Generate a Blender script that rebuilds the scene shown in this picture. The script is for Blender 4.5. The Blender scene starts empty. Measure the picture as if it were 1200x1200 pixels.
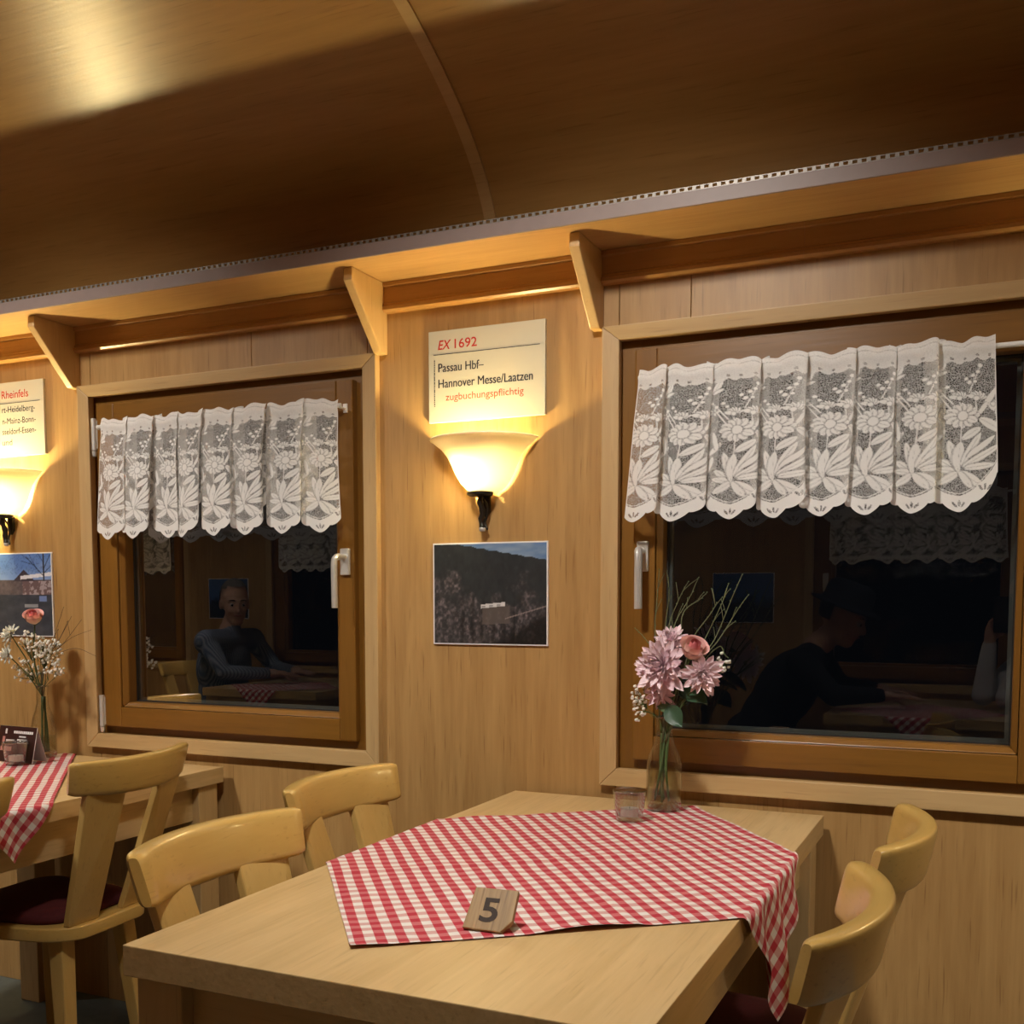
import bpy, bmesh, math, random
import numpy as np
from mathutils import Vector, Matrix
random.seed(7); RNG = np.random.default_rng(7)
PI = math.pi
SC = bpy.context.scene
COL = SC.collection

# ------------------------------------------------------------------ camera
CAM_POS = Vector((0.0, -2.33, 1.19))
cam_data = bpy.data.cameras.new('camera')
cam = bpy.data.objects.new('camera', cam_data); COL.objects.link(cam)
cam_data.sensor_width = 36.0; cam_data.sensor_fit = 'HORIZONTAL'
cam_data.lens = 36.0 * 1243.0 / 1200.0
cam_data.shift_y = 200.0 / 1200.0            # the photo is the upper square of an upright frame
cam_data.clip_start = 0.004
YAW = math.atan(565.0 / 1243.0); PITCH = -math.atan(95.0 / 1243.0)
cam.location = CAM_POS
cam.rotation_euler = (PI / 2 + PITCH, 0.0, YAW)
SC.camera = cam

# ------------------------------------------------------------------ world (night outside) and exposure
world = bpy.data.worlds.new('night'); SC.world = world; world.use_nodes = True
world.node_tree.nodes['Background'].inputs[0].default_value = (0.0006, 0.0007, 0.001, 1)
world.node_tree.nodes['Background'].inputs[1].default_value = 1.0
SC.view_settings.view_transform = 'Standard'
SC.view_settings.look = 'None'
SC.view_settings.gamma = 1.0
SC.view_settings.use_curve_mapping = False
SC.view_settings.exposure = 1.30
BULB = 400.0            # radiance of the wall lamp bulbs
SPOT = 66.0             # watts of each added ceiling fill spot

# ------------------------------------------------------------------ helpers
def new_mat(name):
    m = bpy.data.materials.new(name); m.use_nodes = True
    return m, m.node_tree.nodes, m.node_tree.links, m.node_tree.nodes['Principled BSDF']

def plain(name, col, rough=0.5, metal=0.0, coat=0.0, spec=0.5, trans=0.0, ior=1.45, noise=0.0, nscale=40):
    m, n, l, b = new_mat(name)
    b.inputs['Base Color'].default_value = (*col, 1)
    b.inputs['Roughness'].default_value = rough; b.inputs['Metallic'].default_value = metal
    b.inputs['Coat Weight'].default_value = coat; b.inputs['Coat Roughness'].default_value = 0.12
    b.inputs['Specular IOR Level'].default_value = spec
    b.inputs['Transmission Weight'].default_value = trans; b.inputs['IOR'].default_value = ior
    if noise:
        tc = n.new('ShaderNodeTexCoord'); nz = n.new('ShaderNodeTexNoise'); nz.inputs['Scale'].default_value = nscale
        nz.inputs['Detail'].default_value = 5
        l.new(tc.outputs['Object'], nz.inputs['Vector'])
        mx = n.new('ShaderNodeMix'); mx.data_type = 'RGBA'
        mx.inputs[6].default_value = (*[c * (1 - noise) for c in col], 1)
        mx.inputs[7].default_value = (*[min(1, c * (1 + noise)) for c in col], 1)
        l.new(nz.outputs['Fac'], mx.inputs[0]); l.new(mx.outputs[2], b.inputs['Base Color'])
    return m

def wood(name, dark, light, grain='X', rough=0.42, coat=0.0, fine=1.0, bump=0.15, contrast=1.0, seed=0.0, knots=0.0, flecks=0.25):
    """veneer: long stretched grain along one object axis, fine pores, mild figure"""
    m, n, l, b = new_mat(name)
    tc = n.new('ShaderNodeTexCoord'); mp = n.new('ShaderNodeMapping')
    st = {'X': (0.8, 9, 9), 'Y': (9, 0.8, 9), 'Z': (9, 9, 0.8)}[grain]
    mp.inputs['Scale'].default_value = [s * fine for s in st]
    mp.inputs['Location'].default_value = (seed, seed * 1.7, seed * 0.6)
    l.new(tc.outputs['Object'], mp.inputs['Vector'])
    n1 = n.new('ShaderNodeTexNoise'); n1.inputs['Scale'].default_value = 1.6; n1.inputs['Detail'].default_value = 7
    n1.inputs['Roughness'].default_value = 0.62; n1.inputs['Distortion'].default_value = 0.9
    l.new(mp.outputs[0], n1.inputs['Vector'])
    mp2 = n.new('ShaderNodeMapping'); mp2.inputs['Scale'].default_value = [s * fine * (5.0 if s > 5 else 3.2) for s in st]
    l.new(tc.outputs['Object'], mp2.inputs['Vector'])
    n2 = n.new('ShaderNodeTexNoise'); n2.inputs['Scale'].default_value = 2.0; n2.inputs['Detail'].default_value = 3
    l.new(mp2.outputs[0], n2.inputs['Vector'])
    n3 = n.new('ShaderNodeTexNoise'); n3.inputs['Scale'].default_value = 1.3; n3.inputs['Detail'].default_value = 2
    l.new(tc.outputs['Object'], n3.inputs['Vector'])
    a = n.new('ShaderNodeMath'); a.operation = 'MULTIPLY_ADD'; a.inputs[1].default_value = 0.27; l.new(n2.outputs['Fac'], a.inputs[0])
    s1 = n.new('ShaderNodeMath'); s1.operation = 'MULTIPLY'; s1.inputs[1].default_value = 0.58; l.new(n1.outputs['Fac'], s1.inputs[0])
    l.new(s1.outputs[0], a.inputs[2])
    a2 = n.new('ShaderNodeMath'); a2.operation = 'MULTIPLY_ADD'; a2.inputs[1].default_value = 0.25; l.new(n3.outputs['Fac'], a2.inputs[0])
    l.new(a.outputs[0], a2.inputs[2])
    rp = n.new('ShaderNodeValToRGB')
    rp.color_ramp.elements[0].position = 0.55 - 0.13 / contrast; rp.color_ramp.elements[1].position = 0.55 + 0.13 / contrast
    rp.color_ramp.elements[0].color = (*dark, 1); rp.color_ramp.elements[1].color = (*light, 1)
    l.new(a2.outputs[0], rp.inputs[0])
    out = rp.outputs[0]
    if knots:
        mpk = n.new('ShaderNodeMapping'); mpk.inputs['Scale'].default_value = [(2.0 if s < 5 else 5.5) for s in st]
        l.new(tc.outputs['Object'], mpk.inputs['Vector'])
        vk = n.new('ShaderNodeTexVoronoi'); vk.inputs['Scale'].default_value = 1.0
        l.new(mpk.outputs[0], vk.inputs['Vector'])
        rk = n.new('ShaderNodeValToRGB'); rk.color_ramp.elements[0].color = (0.35, 0.35, 0.35, 1)
        rk.color_ramp.elements[0].position = 0.015; rk.color_ramp.elements[1].position = 0.09
        l.new(vk.outputs['Distance'], rk.inputs[0])
        mk = n.new('ShaderNodeMix'); mk.data_type = 'RGBA'; mk.blend_type = 'MULTIPLY'; mk.inputs[0].default_value = knots
        l.new(out, mk.inputs[6]); l.new(rk.outputs[0], mk.inputs[7]); out = mk.outputs[2]
    if flecks:
        mpf = n.new('ShaderNodeMapping'); mpf.inputs['Scale'].default_value = [(9.0 if q < 5 else 170.0) for q in st]
        l.new(tc.outputs['Object'], mpf.inputs['Vector'])
        nf = n.new('ShaderNodeTexNoise'); nf.inputs['Scale'].default_value = 1.0; nf.inputs['Detail'].default_value = 1.5
        l.new(mpf.outputs[0], nf.inputs['Vector'])
        rf = n.new('ShaderNodeValToRGB'); rf.color_ramp.elements[0].position = 0.62; rf.color_ramp.elements[1].position = 0.74
        rf.color_ramp.elements[0].color = (1, 1, 1, 1); rf.color_ramp.elements[1].color = (0.45, 0.36, 0.28, 1)
        l.new(nf.outputs['Fac'], rf.inputs[0])
        mf = n.new('ShaderNodeMix'); mf.data_type = 'RGBA'; mf.blend_type = 'MULTIPLY'; mf.inputs[0].default_value = flecks
        l.new(out, mf.inputs[6]); l.new(rf.outputs[0], mf.inputs[7]); out = mf.outputs[2]
    l.new(out, b.inputs['Base Color'])
    b.inputs['Roughness'].default_value = rough
    b.inputs['Coat Weight'].default_value = coat; b.inputs['Coat Roughness'].default_value = 0.14
    if bump:
        bp = n.new('ShaderNodeBump'); bp.inputs['Strength'].default_value = bump; bp.inputs['Distance'].default_value = 0.002
        l.new(n2.outputs['Fac'], bp.inputs['Height']); l.new(bp.outputs[0], b.inputs['Normal'])
    return m

class MB:
    """collects shapes, builds ONE mesh object"""
    def __init__(s): s.v = []; s.f = []; s.mi = []; s.cur = 0
    def add(s, vs, fs):
        o = len(s.v); s.v += [tuple(p) for p in vs]; s.f += [tuple(i + o for i in f) for f in fs]; s.mi += [s.cur] * len(fs); return s
    def box(s, x0, x1, y0, y1, z0, z1):
        return s.add([(x0,y0,z0),(x1,y0,z0),(x1,y1,z0),(x0,y1,z0),(x0,y0,z1),(x1,y0,z1),(x1,y1,z1),(x0,y1,z1)],
                     [(0,3,2,1),(4,5,6,7),(0,1,5,4),(1,2,6,5),(2,3,7,6),(3,0,4,7)])
    def prism(s, poly, axis, a0, a1):
        """poly: 2d points; axis x: (y,z), y: (x,z), z: (x,y)"""
        def P(p, a): return {'x': (a, p[0], p[1]), 'y': (p[0], a, p[1]), 'z': (p[0], p[1], a)}[axis]
        n = len(poly)
        vs = [P(p, a0) for p in poly] + [P(p, a1) for p in poly]
        fs = [tuple(range(n)), tuple(range(2 * n - 1, n - 1, -1))] + [(i, i + n, (i + 1) % n + n, (i + 1) % n) for i in range(n)]
        return s.add(vs, fs)
    def hexa(s, b, t):
        """bottom quad, top quad"""
        return s.add(list(b) + list(t), [(3,2,1,0),(4,5,6,7),(0,1,5,4),(1,2,6,5),(2,3,7,6),(3,0,4,7)])
    def tube(s, pts, r, n=8, cap=True, flat=1.0):
        pts = [Vector(p) for p in pts]
        if not hasattr(r, '__len__'): r = [r] * len(pts)
        vs = []; fs = []; up = None
        for i, p in enumerate(pts):
            t = (pts[min(i + 1, len(pts) - 1)] - pts[max(i - 1, 0)]).normalized()
            if up is None:
                up = t.orthogonal().normalized()
            up = (up - t * up.dot(t)).normalized(); w = t.cross(up)
            for k in range(n):
                a = 2 * PI * k / n
                vs.append(p + up * (math.cos(a) * r[i]) + w * (math.sin(a) * r[i] * flat))
        for i in range(len(pts) - 1):
            for k in range(n):
                fs.append((i*n + k, i*n + (k+1) % n, (i+1)*n + (k+1) % n, (i+1)*n + k))
        if cap:
            fs.append(tuple(range(n - 1, -1, -1))); fs.append(tuple((len(pts)-1)*n + k for k in range(n)))
        return s.add(vs, fs)
    def lathe(s, prof, n=32, c=(0, 0), closed=False, sx=1.0, sy=1.0):
        """prof: (radius, z) list"""
        vs = []; fs = []
        m = len(prof)
        for (r, z) in prof:
            for k in range(n):
                a = 2 * PI * k / n; vs.append((c[0] + sx * r * math.cos(a), c[1] + sy * r * math.sin(a), z))
        rng = range(m if closed else m - 1)
        for i in rng:
            j = (i + 1) % m
            for k in range(n):
                fs.append((i*n + k, i*n + (k+1) % n, j*n + (k+1) % n, j*n + k))
        if not closed:
            if prof[0][0] > 1e-5: fs.append(tuple(range(n - 1, -1, -1)))
            if prof[-1][0] > 1e-5: fs.append(tuple((m-1)*n + k for k in range(n)))
        return s.add(vs, fs)
    def ball(s, c, r, seg=10, rings=6, sc=(1, 1, 1)):
        vs = [(c[0], c[1], c[2] + r * sc[2])]; fs = []
        for i in range(1, rings):
            t = PI * i / rings
            for k in range(seg):
                a = 2 * PI * k / seg
                vs.append((c[0] + r*sc[0]*math.sin(t)*math.cos(a), c[1] + r*sc[1]*math.sin(t)*math.sin(a), c[2] + r*sc[2]*math.cos(t)))
        vs.append((c[0], c[1], c[2] - r * sc[2]))
        for k in range(seg): fs.append((0, 1 + k, 1 + (k+1) % seg))
        for i in range(rings - 2):
            for k in range(seg):
                a = 1 + i*seg; fs.append((a + k, a + seg + k, a + seg + (k+1) % seg, a + (k+1) % seg))
        a = 1 + (rings - 2)*seg; L = len(vs) - 1
        for k in range(seg): fs.append((a + k, L, a + (k+1) % seg))
        return s.add(vs, fs)
    def mesh(s, name, mats, bevel=0.0, smooth=None, seg=2):
        me = bpy.data.meshes.new(name); me.from_pydata(s.v, [], s.f)
        for m in (mats if isinstance(mats, (list, tuple)) else [mats]): me.materials.append(m)
        if any(s.mi): me.polygons.foreach_set('material_index', s.mi)
        bm = bmesh.new(); bm.from_mesh(me)
        bmesh.ops.remove_doubles(bm, verts=bm.verts, dist=1e-6)
        bmesh.ops.recalc_face_normals(bm, faces=bm.faces)
        if bevel:
            es = [e for e in bm.edges if len(e.link_faces) == 2 and e.calc_face_angle(0) > 0.5]
            bmesh.ops.bevel(bm, geom=es, offset=bevel, segments=seg, affect='EDGES', profile=0.6, clamp_overlap=True)
        bm.to_mesh(me); bm.free()
        if smooth is not None:
            me.polygons.foreach_set('use_smooth', [True] * len(me.polygons))
            if smooth > 0: me.set_sharp_from_angle(angle=math.radians(smooth))
        return me
    def build(s, name, mats, parent=None, bevel=0.0, smooth=None, seg=2):
        o = bpy.data.objects.new(name, s.mesh(name, mats, bevel, smooth, seg)); COL.objects.link(o)
        if parent is not None: o.parent = parent
        return o

def tag(o, label=None, cat=None, group=None, kind=None):
    if label: o['label'] = label
    if cat: o['category'] = cat
    if group: o['group'] = group
    if kind: o['kind'] = kind
    return o
def empty(name, loc=(0, 0, 0), rz=0.0):
    o = bpy.data.objects.new(name, None); COL.objects.link(o); o.location = loc; o.rotation_euler = (0, 0, rz)
    o.empty_display_size = 0.05
    return o
def copy_tree(o, parent=None):
    c = o.copy(); COL.objects.link(c); c.parent = parent
    for ch in o.children: copy_tree(ch, c)
    return c
def inst(me, name, parent=None, M=None):
    o = bpy.data.objects.new(name, me); COL.objects.link(o)
    if parent is not None: o.parent = parent
    if M is not None: o.matrix_basis = M
    return o
def struct(o, label=None): return tag(o, label, kind='structure')
def catmull(P, n):
    P = [np.array(p, float) for p in P]; P = [2*P[0]-P[1]] + P + [2*P[-1]-P[-2]]; out = []
    for i in range(1, len(P) - 2):
        for k in range(n):
            t = k / n; a, b, c, d = P[i-1:i+3]
            out.append(0.5*((2*b) + (-a+c)*t + (2*a-5*b+4*c-d)*t*t + (-a+3*b-3*c+d)*t**3))
    out.append(P[-2]); return out

# ------------------------------------------------------------------ materials
M = {}
M['wall'] = wood('alder_veneer_wall', (0.35, 0.187, 0.060), (0.51, 0.305, 0.112), 'Z', 0.42, fine=1.0, contrast=0.85, knots=0.5, flecks=0.55)
M['shelfwood'] = wood('alder_veneer_shelf', (0.43, 0.24, 0.085), (0.57, 0.35, 0.14), 'X', 0.42, contrast=0.8)
M['ceil'] = wood('alder_veneer_ceiling', (0.34, 0.185, 0.055), (0.46, 0.27, 0.09), 'X', 0.30, contrast=0.7, flecks=0.3)
M['casing_x'] = wood('casing_wood_x', (0.46, 0.29, 0.12), (0.58, 0.39, 0.18), 'X', 0.4, contrast=0.7)
M['casing_z'] = wood('casing_wood_z', (0.46, 0.29, 0.12), (0.58, 0.39, 0.18), 'Z', 0.4, contrast=0.7)
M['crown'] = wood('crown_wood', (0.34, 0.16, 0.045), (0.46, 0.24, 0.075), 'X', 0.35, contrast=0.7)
M['bracket'] = wood('bracket_wood', (0.50, 0.31, 0.12), (0.62, 0.41, 0.18), 'Z', 0.4, contrast=0.6)
M['sash_x'] = wood('brown_window_wood_x', (0.17, 0.072, 0.010), (0.25, 0.112, 0.017), 'X', 0.34, contrast=0.6)
M['sash_z'] = wood('brown_window_wood_z', (0.17, 0.072, 0.010), (0.25, 0.112, 0.017), 'Z', 0.34, contrast=0.6)
M['table_y'] = wood('beech_laminate_top', (0.50, 0.335, 0.145), (0.64, 0.45, 0.22), 'Y', 0.38, fine=1.3, contrast=0.8)
M['table_z'] = wood('beech_laminate_leg', (0.48, 0.31, 0.13), (0.60, 0.41, 0.19), 'Z', 0.4, contrast=0.7)
M['table_x'] = wood('beech_laminate_apron', (0.48, 0.31, 0.13), (0.60, 0.41, 0.19), 'X', 0.4, contrast=0.7)
M['chair'] = wood('lacquered_beech', (0.55, 0.335, 0.085), (0.66, 0.43, 0.13), 'Y', 0.28, coat=0.5, contrast=0.5, bump=0.05)
M['chair_z'] = wood('lacquered_beech_upright', (0.55, 0.335, 0.095), (0.66, 0.43, 0.14), 'Z', 0.3, coat=0.4, contrast=0.5, bump=0.05)
M['cushion'] = plain('dark_red_cushion', (0.075, 0.006, 0.008), 0.85, noise=0.35, nscale=160)
M['floor'] = plain('grey_green_floor', (0.10, 0.115, 0.105), 0.55, noise=0.3, nscale=25)
M['lip'] = plain('taupe_shelf_edge', (0.30, 0.225, 0.20), 0.45, noise=0.08)
M['black'] = plain('black_strip', (0.012, 0.011, 0.010), 0.5)
M['metal'] = plain('brushed_silver', (0.66, 0.64, 0.60), 0.35, metal=0.45)
M['rail'] = plain('dull_metal_rail', (0.26, 0.235, 0.205), 0.4, metal=0.3)
M['white_rod'] = plain('white_plastic', (0.78, 0.77, 0.74), 0.35)
M['iron'] = plain('wrought_iron', (0.035, 0.033, 0.026), 0.35, metal=0.6)
M['gasket'] = plain('dark_gasket', (0.02, 0.018, 0.016), 0.5)
M['spacer'] = plain('grey_spacer', (0.10, 0.11, 0.11), 0.4, metal=0.5)
M['sign'] = plain('cream_enamel_sign', (0.57, 0.53, 0.41), 0.4)
M['red_ink'] = plain('red_ink', (0.55, 0.03, 0.02), 0.5)
M['orange_ink'] = plain('orange_red_ink', (0.42, 0.07, 0.025), 0.5)
M['black_ink'] = plain('black_ink', (0.02, 0.02, 0.03), 0.5)
M['white_ink'] = plain('white_ink', (0.8, 0.78, 0.76), 0.5)

def glass_mat():
    m, n, l, b = new_mat('window_glass'); n.remove(b)
    t = n.new('ShaderNodeBsdfTransparent'); t.inputs[0].default_value = (0.86, 0.9, 0.88, 1)
    g = n.new('ShaderNodeBsdfGlossy'); g.inputs['Roughness'].default_value = 0.0
    lw = n.new('ShaderNodeFresnel'); lw.inputs['IOR'].default_value = 1.5
    k = n.new('ShaderNodeMath'); k.operation = 'MULTIPLY_ADD'; k.inputs[1].default_value = 0.45; k.inputs[2].default_value = 0.060   # two coated panes
    l.new(lw.outputs[0], k.inputs[0])
    mx = n.new('ShaderNodeMixShader'); l.new(k.outputs[0], mx.inputs[0]); l.new(t.outputs[0], mx.inputs[1]); l.new(g.outputs[0], mx.inputs[2])
    l.new(mx.outputs[0], n['Material Output'].inputs[0]); return m
M['pane'] = glass_mat()
def thin_glass(name, tint, ior=1.45):
    m, n, l, b = new_mat(name); n.remove(b)
    t = n.new('ShaderNodeBsdfTransparent'); t.inputs[0].default_value = (*tint, 1)
    g = n.new('ShaderNodeBsdfGlossy'); g.inputs['Roughness'].default_value = 0.02
    lf = n.new('ShaderNodeLayerWeight'); lf.inputs['Blend'].default_value = 0.5
    pw = n.new('ShaderNodeMath'); pw.operation = 'POWER'; pw.inputs[1].default_value = 2.0; l.new(lf.outputs['Facing'], pw.inputs[0])
    lw = n.new('ShaderNodeMath'); lw.operation = 'MULTIPLY_ADD'; lw.inputs[1].default_value = 0.85; lw.inputs[2].default_value = ((ior-1)/(ior+1))**2 + 0.03; l.new(pw.outputs[0], lw.inputs[0])
    mx = n.new('ShaderNodeMixShader'); l.new(lw.outputs[0], mx.inputs[0]); l.new(t.outputs[0], mx.inputs[1]); l.new(g.outputs[0], mx.inputs[2])
    l.new(mx.outputs[0], n['Material Output'].inputs[0]); return m
M['glass_rim'] = thin_glass('glass_rim', (0.85, 0.86, 0.84), 3.2)
M['glass'] = thin_glass('clear_thin_glass', (0.92, 0.93, 0.91), 1.5)
M['water'] = thin_glass('slightly_cloudy_water', (0.78, 0.77, 0.67), 1.2)

# ------------------------------------------------------------------ room shell
XL, XR = -6.2, 2.6          # ends of the carriage
W = 2.88                    # inner width
ZW = 1.999
WIN1 = (-2.428, -1.424); WIN2 = (-0.828, 0.176); WZ0, WZ1 = 0.764, 1.808
CAS = 0.041                 # casing width

fl = MB().box(XL, XR, -W, 0.0, -0.05, 0.0).build('floor', M['floor']); struct(fl)

def wall_pieces(parent, wins, x0, x1, mat):
    """veneer panels with thin joints, leaving the window openings free; local y=0 is the room face"""
    g = 0.0008
    def pan(a, b, z0, z1):
        MB().box(a + g, b - g, 0.0, 0.03, z0, z1).build('panel', mat, parent, bevel=0.0008, seg=1)
    cur = x0
    for (a, b) in wins:
        i0, i1 = a + 0.035, b - 0.035
        pan(cur, i0, 0.0, ZW)
        pan(i0, i1, 0.0, WZ0 + 0.02)
        mid = i0 + 0.165 if a > -1 else i1 - 0.36
        pan(i0, mid, WZ1 - 0.02, ZW); pan(mid, i1, WZ1 - 0.02, ZW)
        cur = i1
    pan(cur, x1, 0.0, ZW)

wf = empty('wall_front'); struct(wf)
wall_pieces(wf, [WIN1, WIN2], XL, XR, M['wall'])
MB().box(XL, WIN1[0]+.03, 0.0305, 0.05, 0, ZW).box(WIN1[1]-.03, WIN2[0]+.03, 0.0305, 0.05, 0, ZW).box(WIN2[1]-.03, XR, 0.0305, 0.05, 0, ZW)\
    .box(XL, XR, 0.0305, 0.05, 0, WZ0+.015).box(XL, XR, 0.0305, 0.05, WZ1-.015, ZW).build('backing', M['black'], wf)
OPPW = [(-5.645, -4.645), (-4.045, -3.045), (-0.845, 0.155)]
wb = empty('wall_back', (0, -W, 0), PI); struct(wb)
wall_pieces(wb, sorted([(-b, -a) for a, b in OPPW]), -XR, -XL, M['wall'])
MB().box(-XR, -XL, 0.0305, 0.05, 0, WZ0+.015).box(-XR, -XL, 0.0305, 0.05, WZ1-.015, ZW).box(0.87, 3.02, 0.0305, 0.05, 0, ZW).build('backing', M['black'], wb)
for nm, x0, x1 in (('wall_left', XL - 0.03, XL), ('wall_right', XR, XR + 0.03)):
    struct(MB().box(x0, x1, -W, 0.0, 0, 2.62).build(nm, M['wall']))

# barrel ceiling: half ellipse over the carriage, bent veneer sheets between cover strips
CA, CB, CZ, CY = 1.49, 0.559, 2.0, -W / 2
def ceil_z(y, off=0.0):
    r = min(1.0, abs(y - CY) / CA); return CZ + CB * math.sqrt(max(0.0, 1 - r * r)) + off
ce = empty('ceiling'); struct(ce)
def arc_sheet(x0, x1, th, name, mat, lift=0.0, n=110):
    mb = MB(); ang = [PI * i / n for i in range(n + 1)]
    vs = []
    for a in ang:
        c, s = math.cos(a), math.sin(a)
        y, z = CY + CA * c, CZ + CB * s
        nx = Vector((0, c / CA, s / CB)).normalized()
        for off in (-lift, th):
            for x in (x0, x1): vs.append((x, y + nx.y * off, z + nx.z * off))
    fs = []
    for i in range(n):
        b, t = i * 4, (i + 1) * 4
        fs += [(b, b + 1, t + 1, t), (b + 2, t + 2, t + 3, b + 3), (b, t, t + 2, b + 2), (b + 1, b + 3, t + 3, t + 1)]
    fs += [(0, 2, 3, 1), (n*4, n*4 + 1, n*4 + 3, n*4 + 2)]
    mb.add(vs, fs); return mb.build(name, mat, ce, smooth=40)
ribs = [-5.926, -4.326, -2.726 - 0.8 * 0, -1.126, 0.474, 2.074]
ribs = [-4.326, -1.126, 2.074]
edges = [XL] + ribs + [XR]
for a, b in zip(edges[:-1], edges[1:]): arc_sheet(a + 0.0005, b - 0.0005, 0.02, 'ceiling_panel', M['ceil'])
for r in ribs: arc_sheet(r - 0.0145, r + 0.0145, 0.004, 'cover_strip', M['casing_x'], lift=0.006)

# long shelf under the ceiling with its brackets and crown moulding (both sides)
SZ = 1.975
def shelf_side(parent_loc, rz, x0, x1, cuts, name, label, detail):
    s = empty(name, parent_loc, rz); tag(s, label, 'shelf')
    MB().box(x0, x1, -0.200, 0.0, SZ, SZ + 0.02).build('board', M['shelfwood'], s)
    MB().box(x0, x1, -0.205, -0.2002, SZ - 0.001, SZ + 0.028).build('edge_band', M['lip'], s, bevel=0.001, seg=1)
    if detail:
        # slotted luggage rail standing on the shelf edge
        r = MB()
        r.box(x0, x1, -0.2040, -0.2020, SZ + 0.028, SZ + 0.0295).box(x0, x1, -0.2040, -0.2020, SZ + 0.0355, SZ + 0.0370)
        k = x0
        while k < x1:
            r.box(k, k + 0.0075, -0.2040, -0.2020, SZ + 0.0295, SZ + 0.0355); k += 0.0165
        rail = r.build('slotted_rail', M['rail'], s); tag(rail, kind='stuff')
    xs = [x0] + list(cuts) + [x1]
    return s
SHELF = shelf_side((0, 0, 0), 0, XL, XR, [], 'wall_shelf', 'long wooden shelf running under the ceiling above both windows', True)
SHELFB = shelf_side((0, -W, 0), PI, -XR, -XL, [], 'wall_shelf', 'long wooden shelf high on the wall behind the camera, no lamps below', False)
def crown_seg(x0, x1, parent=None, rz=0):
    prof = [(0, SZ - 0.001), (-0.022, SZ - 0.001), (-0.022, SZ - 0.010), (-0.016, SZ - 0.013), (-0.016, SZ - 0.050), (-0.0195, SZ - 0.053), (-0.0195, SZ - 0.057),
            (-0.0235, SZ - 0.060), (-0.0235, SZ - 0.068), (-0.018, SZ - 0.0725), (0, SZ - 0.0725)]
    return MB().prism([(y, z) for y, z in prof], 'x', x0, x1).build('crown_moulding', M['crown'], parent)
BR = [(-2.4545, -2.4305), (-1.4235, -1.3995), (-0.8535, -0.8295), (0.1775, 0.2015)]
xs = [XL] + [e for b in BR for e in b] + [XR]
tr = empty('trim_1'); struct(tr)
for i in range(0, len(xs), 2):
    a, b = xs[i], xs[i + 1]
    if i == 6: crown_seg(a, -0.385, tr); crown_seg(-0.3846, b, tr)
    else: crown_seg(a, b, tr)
blabel = ['pale wooden shelf bracket at the top corner of the far window, beside the white bulging lamp',
          'wooden shelf bracket lit bright yellow, above left edge of route sign EX 1692',
          'wooden shelf bracket above right edge of route sign EX 1692, near the larger curtain', 'wooden shelf bracket past the window beside the bottle with pink flowers']
blabel[0] = 'wooden shelf bracket above the hinge corner of the window with the man reflected'
bm_me = MB().prism([(0, SZ), (-0.158, SZ), (-0.160, SZ - 0.03), (-0.032, SZ - 0.168), (-0.026, SZ - 0.172), (0, SZ - 0.172)], 'x', 0, 0.024).mesh('shelf_bracket', M['bracket'], bevel=0.003)
for i, (a, b) in enumerate(BR):
    o = inst(bm_me, 'shelf_bracket', None, Matrix.Translation((a, -0.0002, -0.0005))); tag(o, blabel[i], 'bracket', 'brackets under the shelf')
# ------------------------------------------------------------------ windows
def ring_boards(parent, name, ox0, ox1, oz0, oz1, ix0, ix1, iz0, iz1, y0, y1, mx, mz, bevel=0.0015, yi=None):
    """four mitred boards; y0 front, y1 back; yi = front depth at the inner edge"""
    yi = y0 if yi is None else yi
    O = [(ox0, oz0), (ox1, oz0), (ox1, oz1), (ox0, oz1)]; I = [(ix0, iz0), (ix1, iz0), (ix1, iz1), (ix0, iz1)]
    out = []
    for k in range(4):
        a, b, c, d = O[k], O[(k+1) % 4], I[(k+1) % 4], I[k]
        e = 0.0002
        front = [(a[0], y0, a[1]), (b[0], y0, b[1]), (c[0], yi, c[1]), (d[0], yi, d[1])]
        back = [(p[0], y1, p[2]) for p in front]
        out.append(MB().hexa(front, back).build(name, mx if k % 2 == 0 else mz, parent, bevel=bevel, seg=2))
    return out

def butt_frame(parent, name, ox0, ox1, oz0, oz1, ix0, ix1, iz0, iz1, y0, y1, mx, mz, bevel):
    for a, b in ((ox0, ix0), (ix1, ox1)): MB().box(a, b, y0, y1, oz0, oz1).build(name, mz, parent, bevel=bevel)
    for a, b in ((oz0, iz0), (iz1, oz1)): MB().box(ix0 + .0002, ix1 - .0002, y0 + .0003, y1, a, b).build(name, mx, parent, bevel=bevel*0.5)
HANDLE = []
def handle_meshes():
    if HANDLE: return HANDLE
    rose = MB().box(-0.0135, 0.0135, -0.010, 0, -0.034, 0.034).mesh('rose_plate', M['metal'], bevel=0.003)
    pts = catmull([(0, -0.008, 0.012), (0, -0.030, 0.012), (-0.002, -0.045, 0.009), (-0.004, -0.050, -0.006), (-0.004, -0.050, -0.06), (-0.004, -0.049, -0.118)], 6)
    grip = MB().tube(pts, [0.0085] * 8 + [0.0095] * (len(pts) - 8), 12, flat=0.85).mesh('grip', M['metal'], bevel=0.002, smooth=50)
    HANDLE.extend([rose, grip]); return HANDLE

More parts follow.
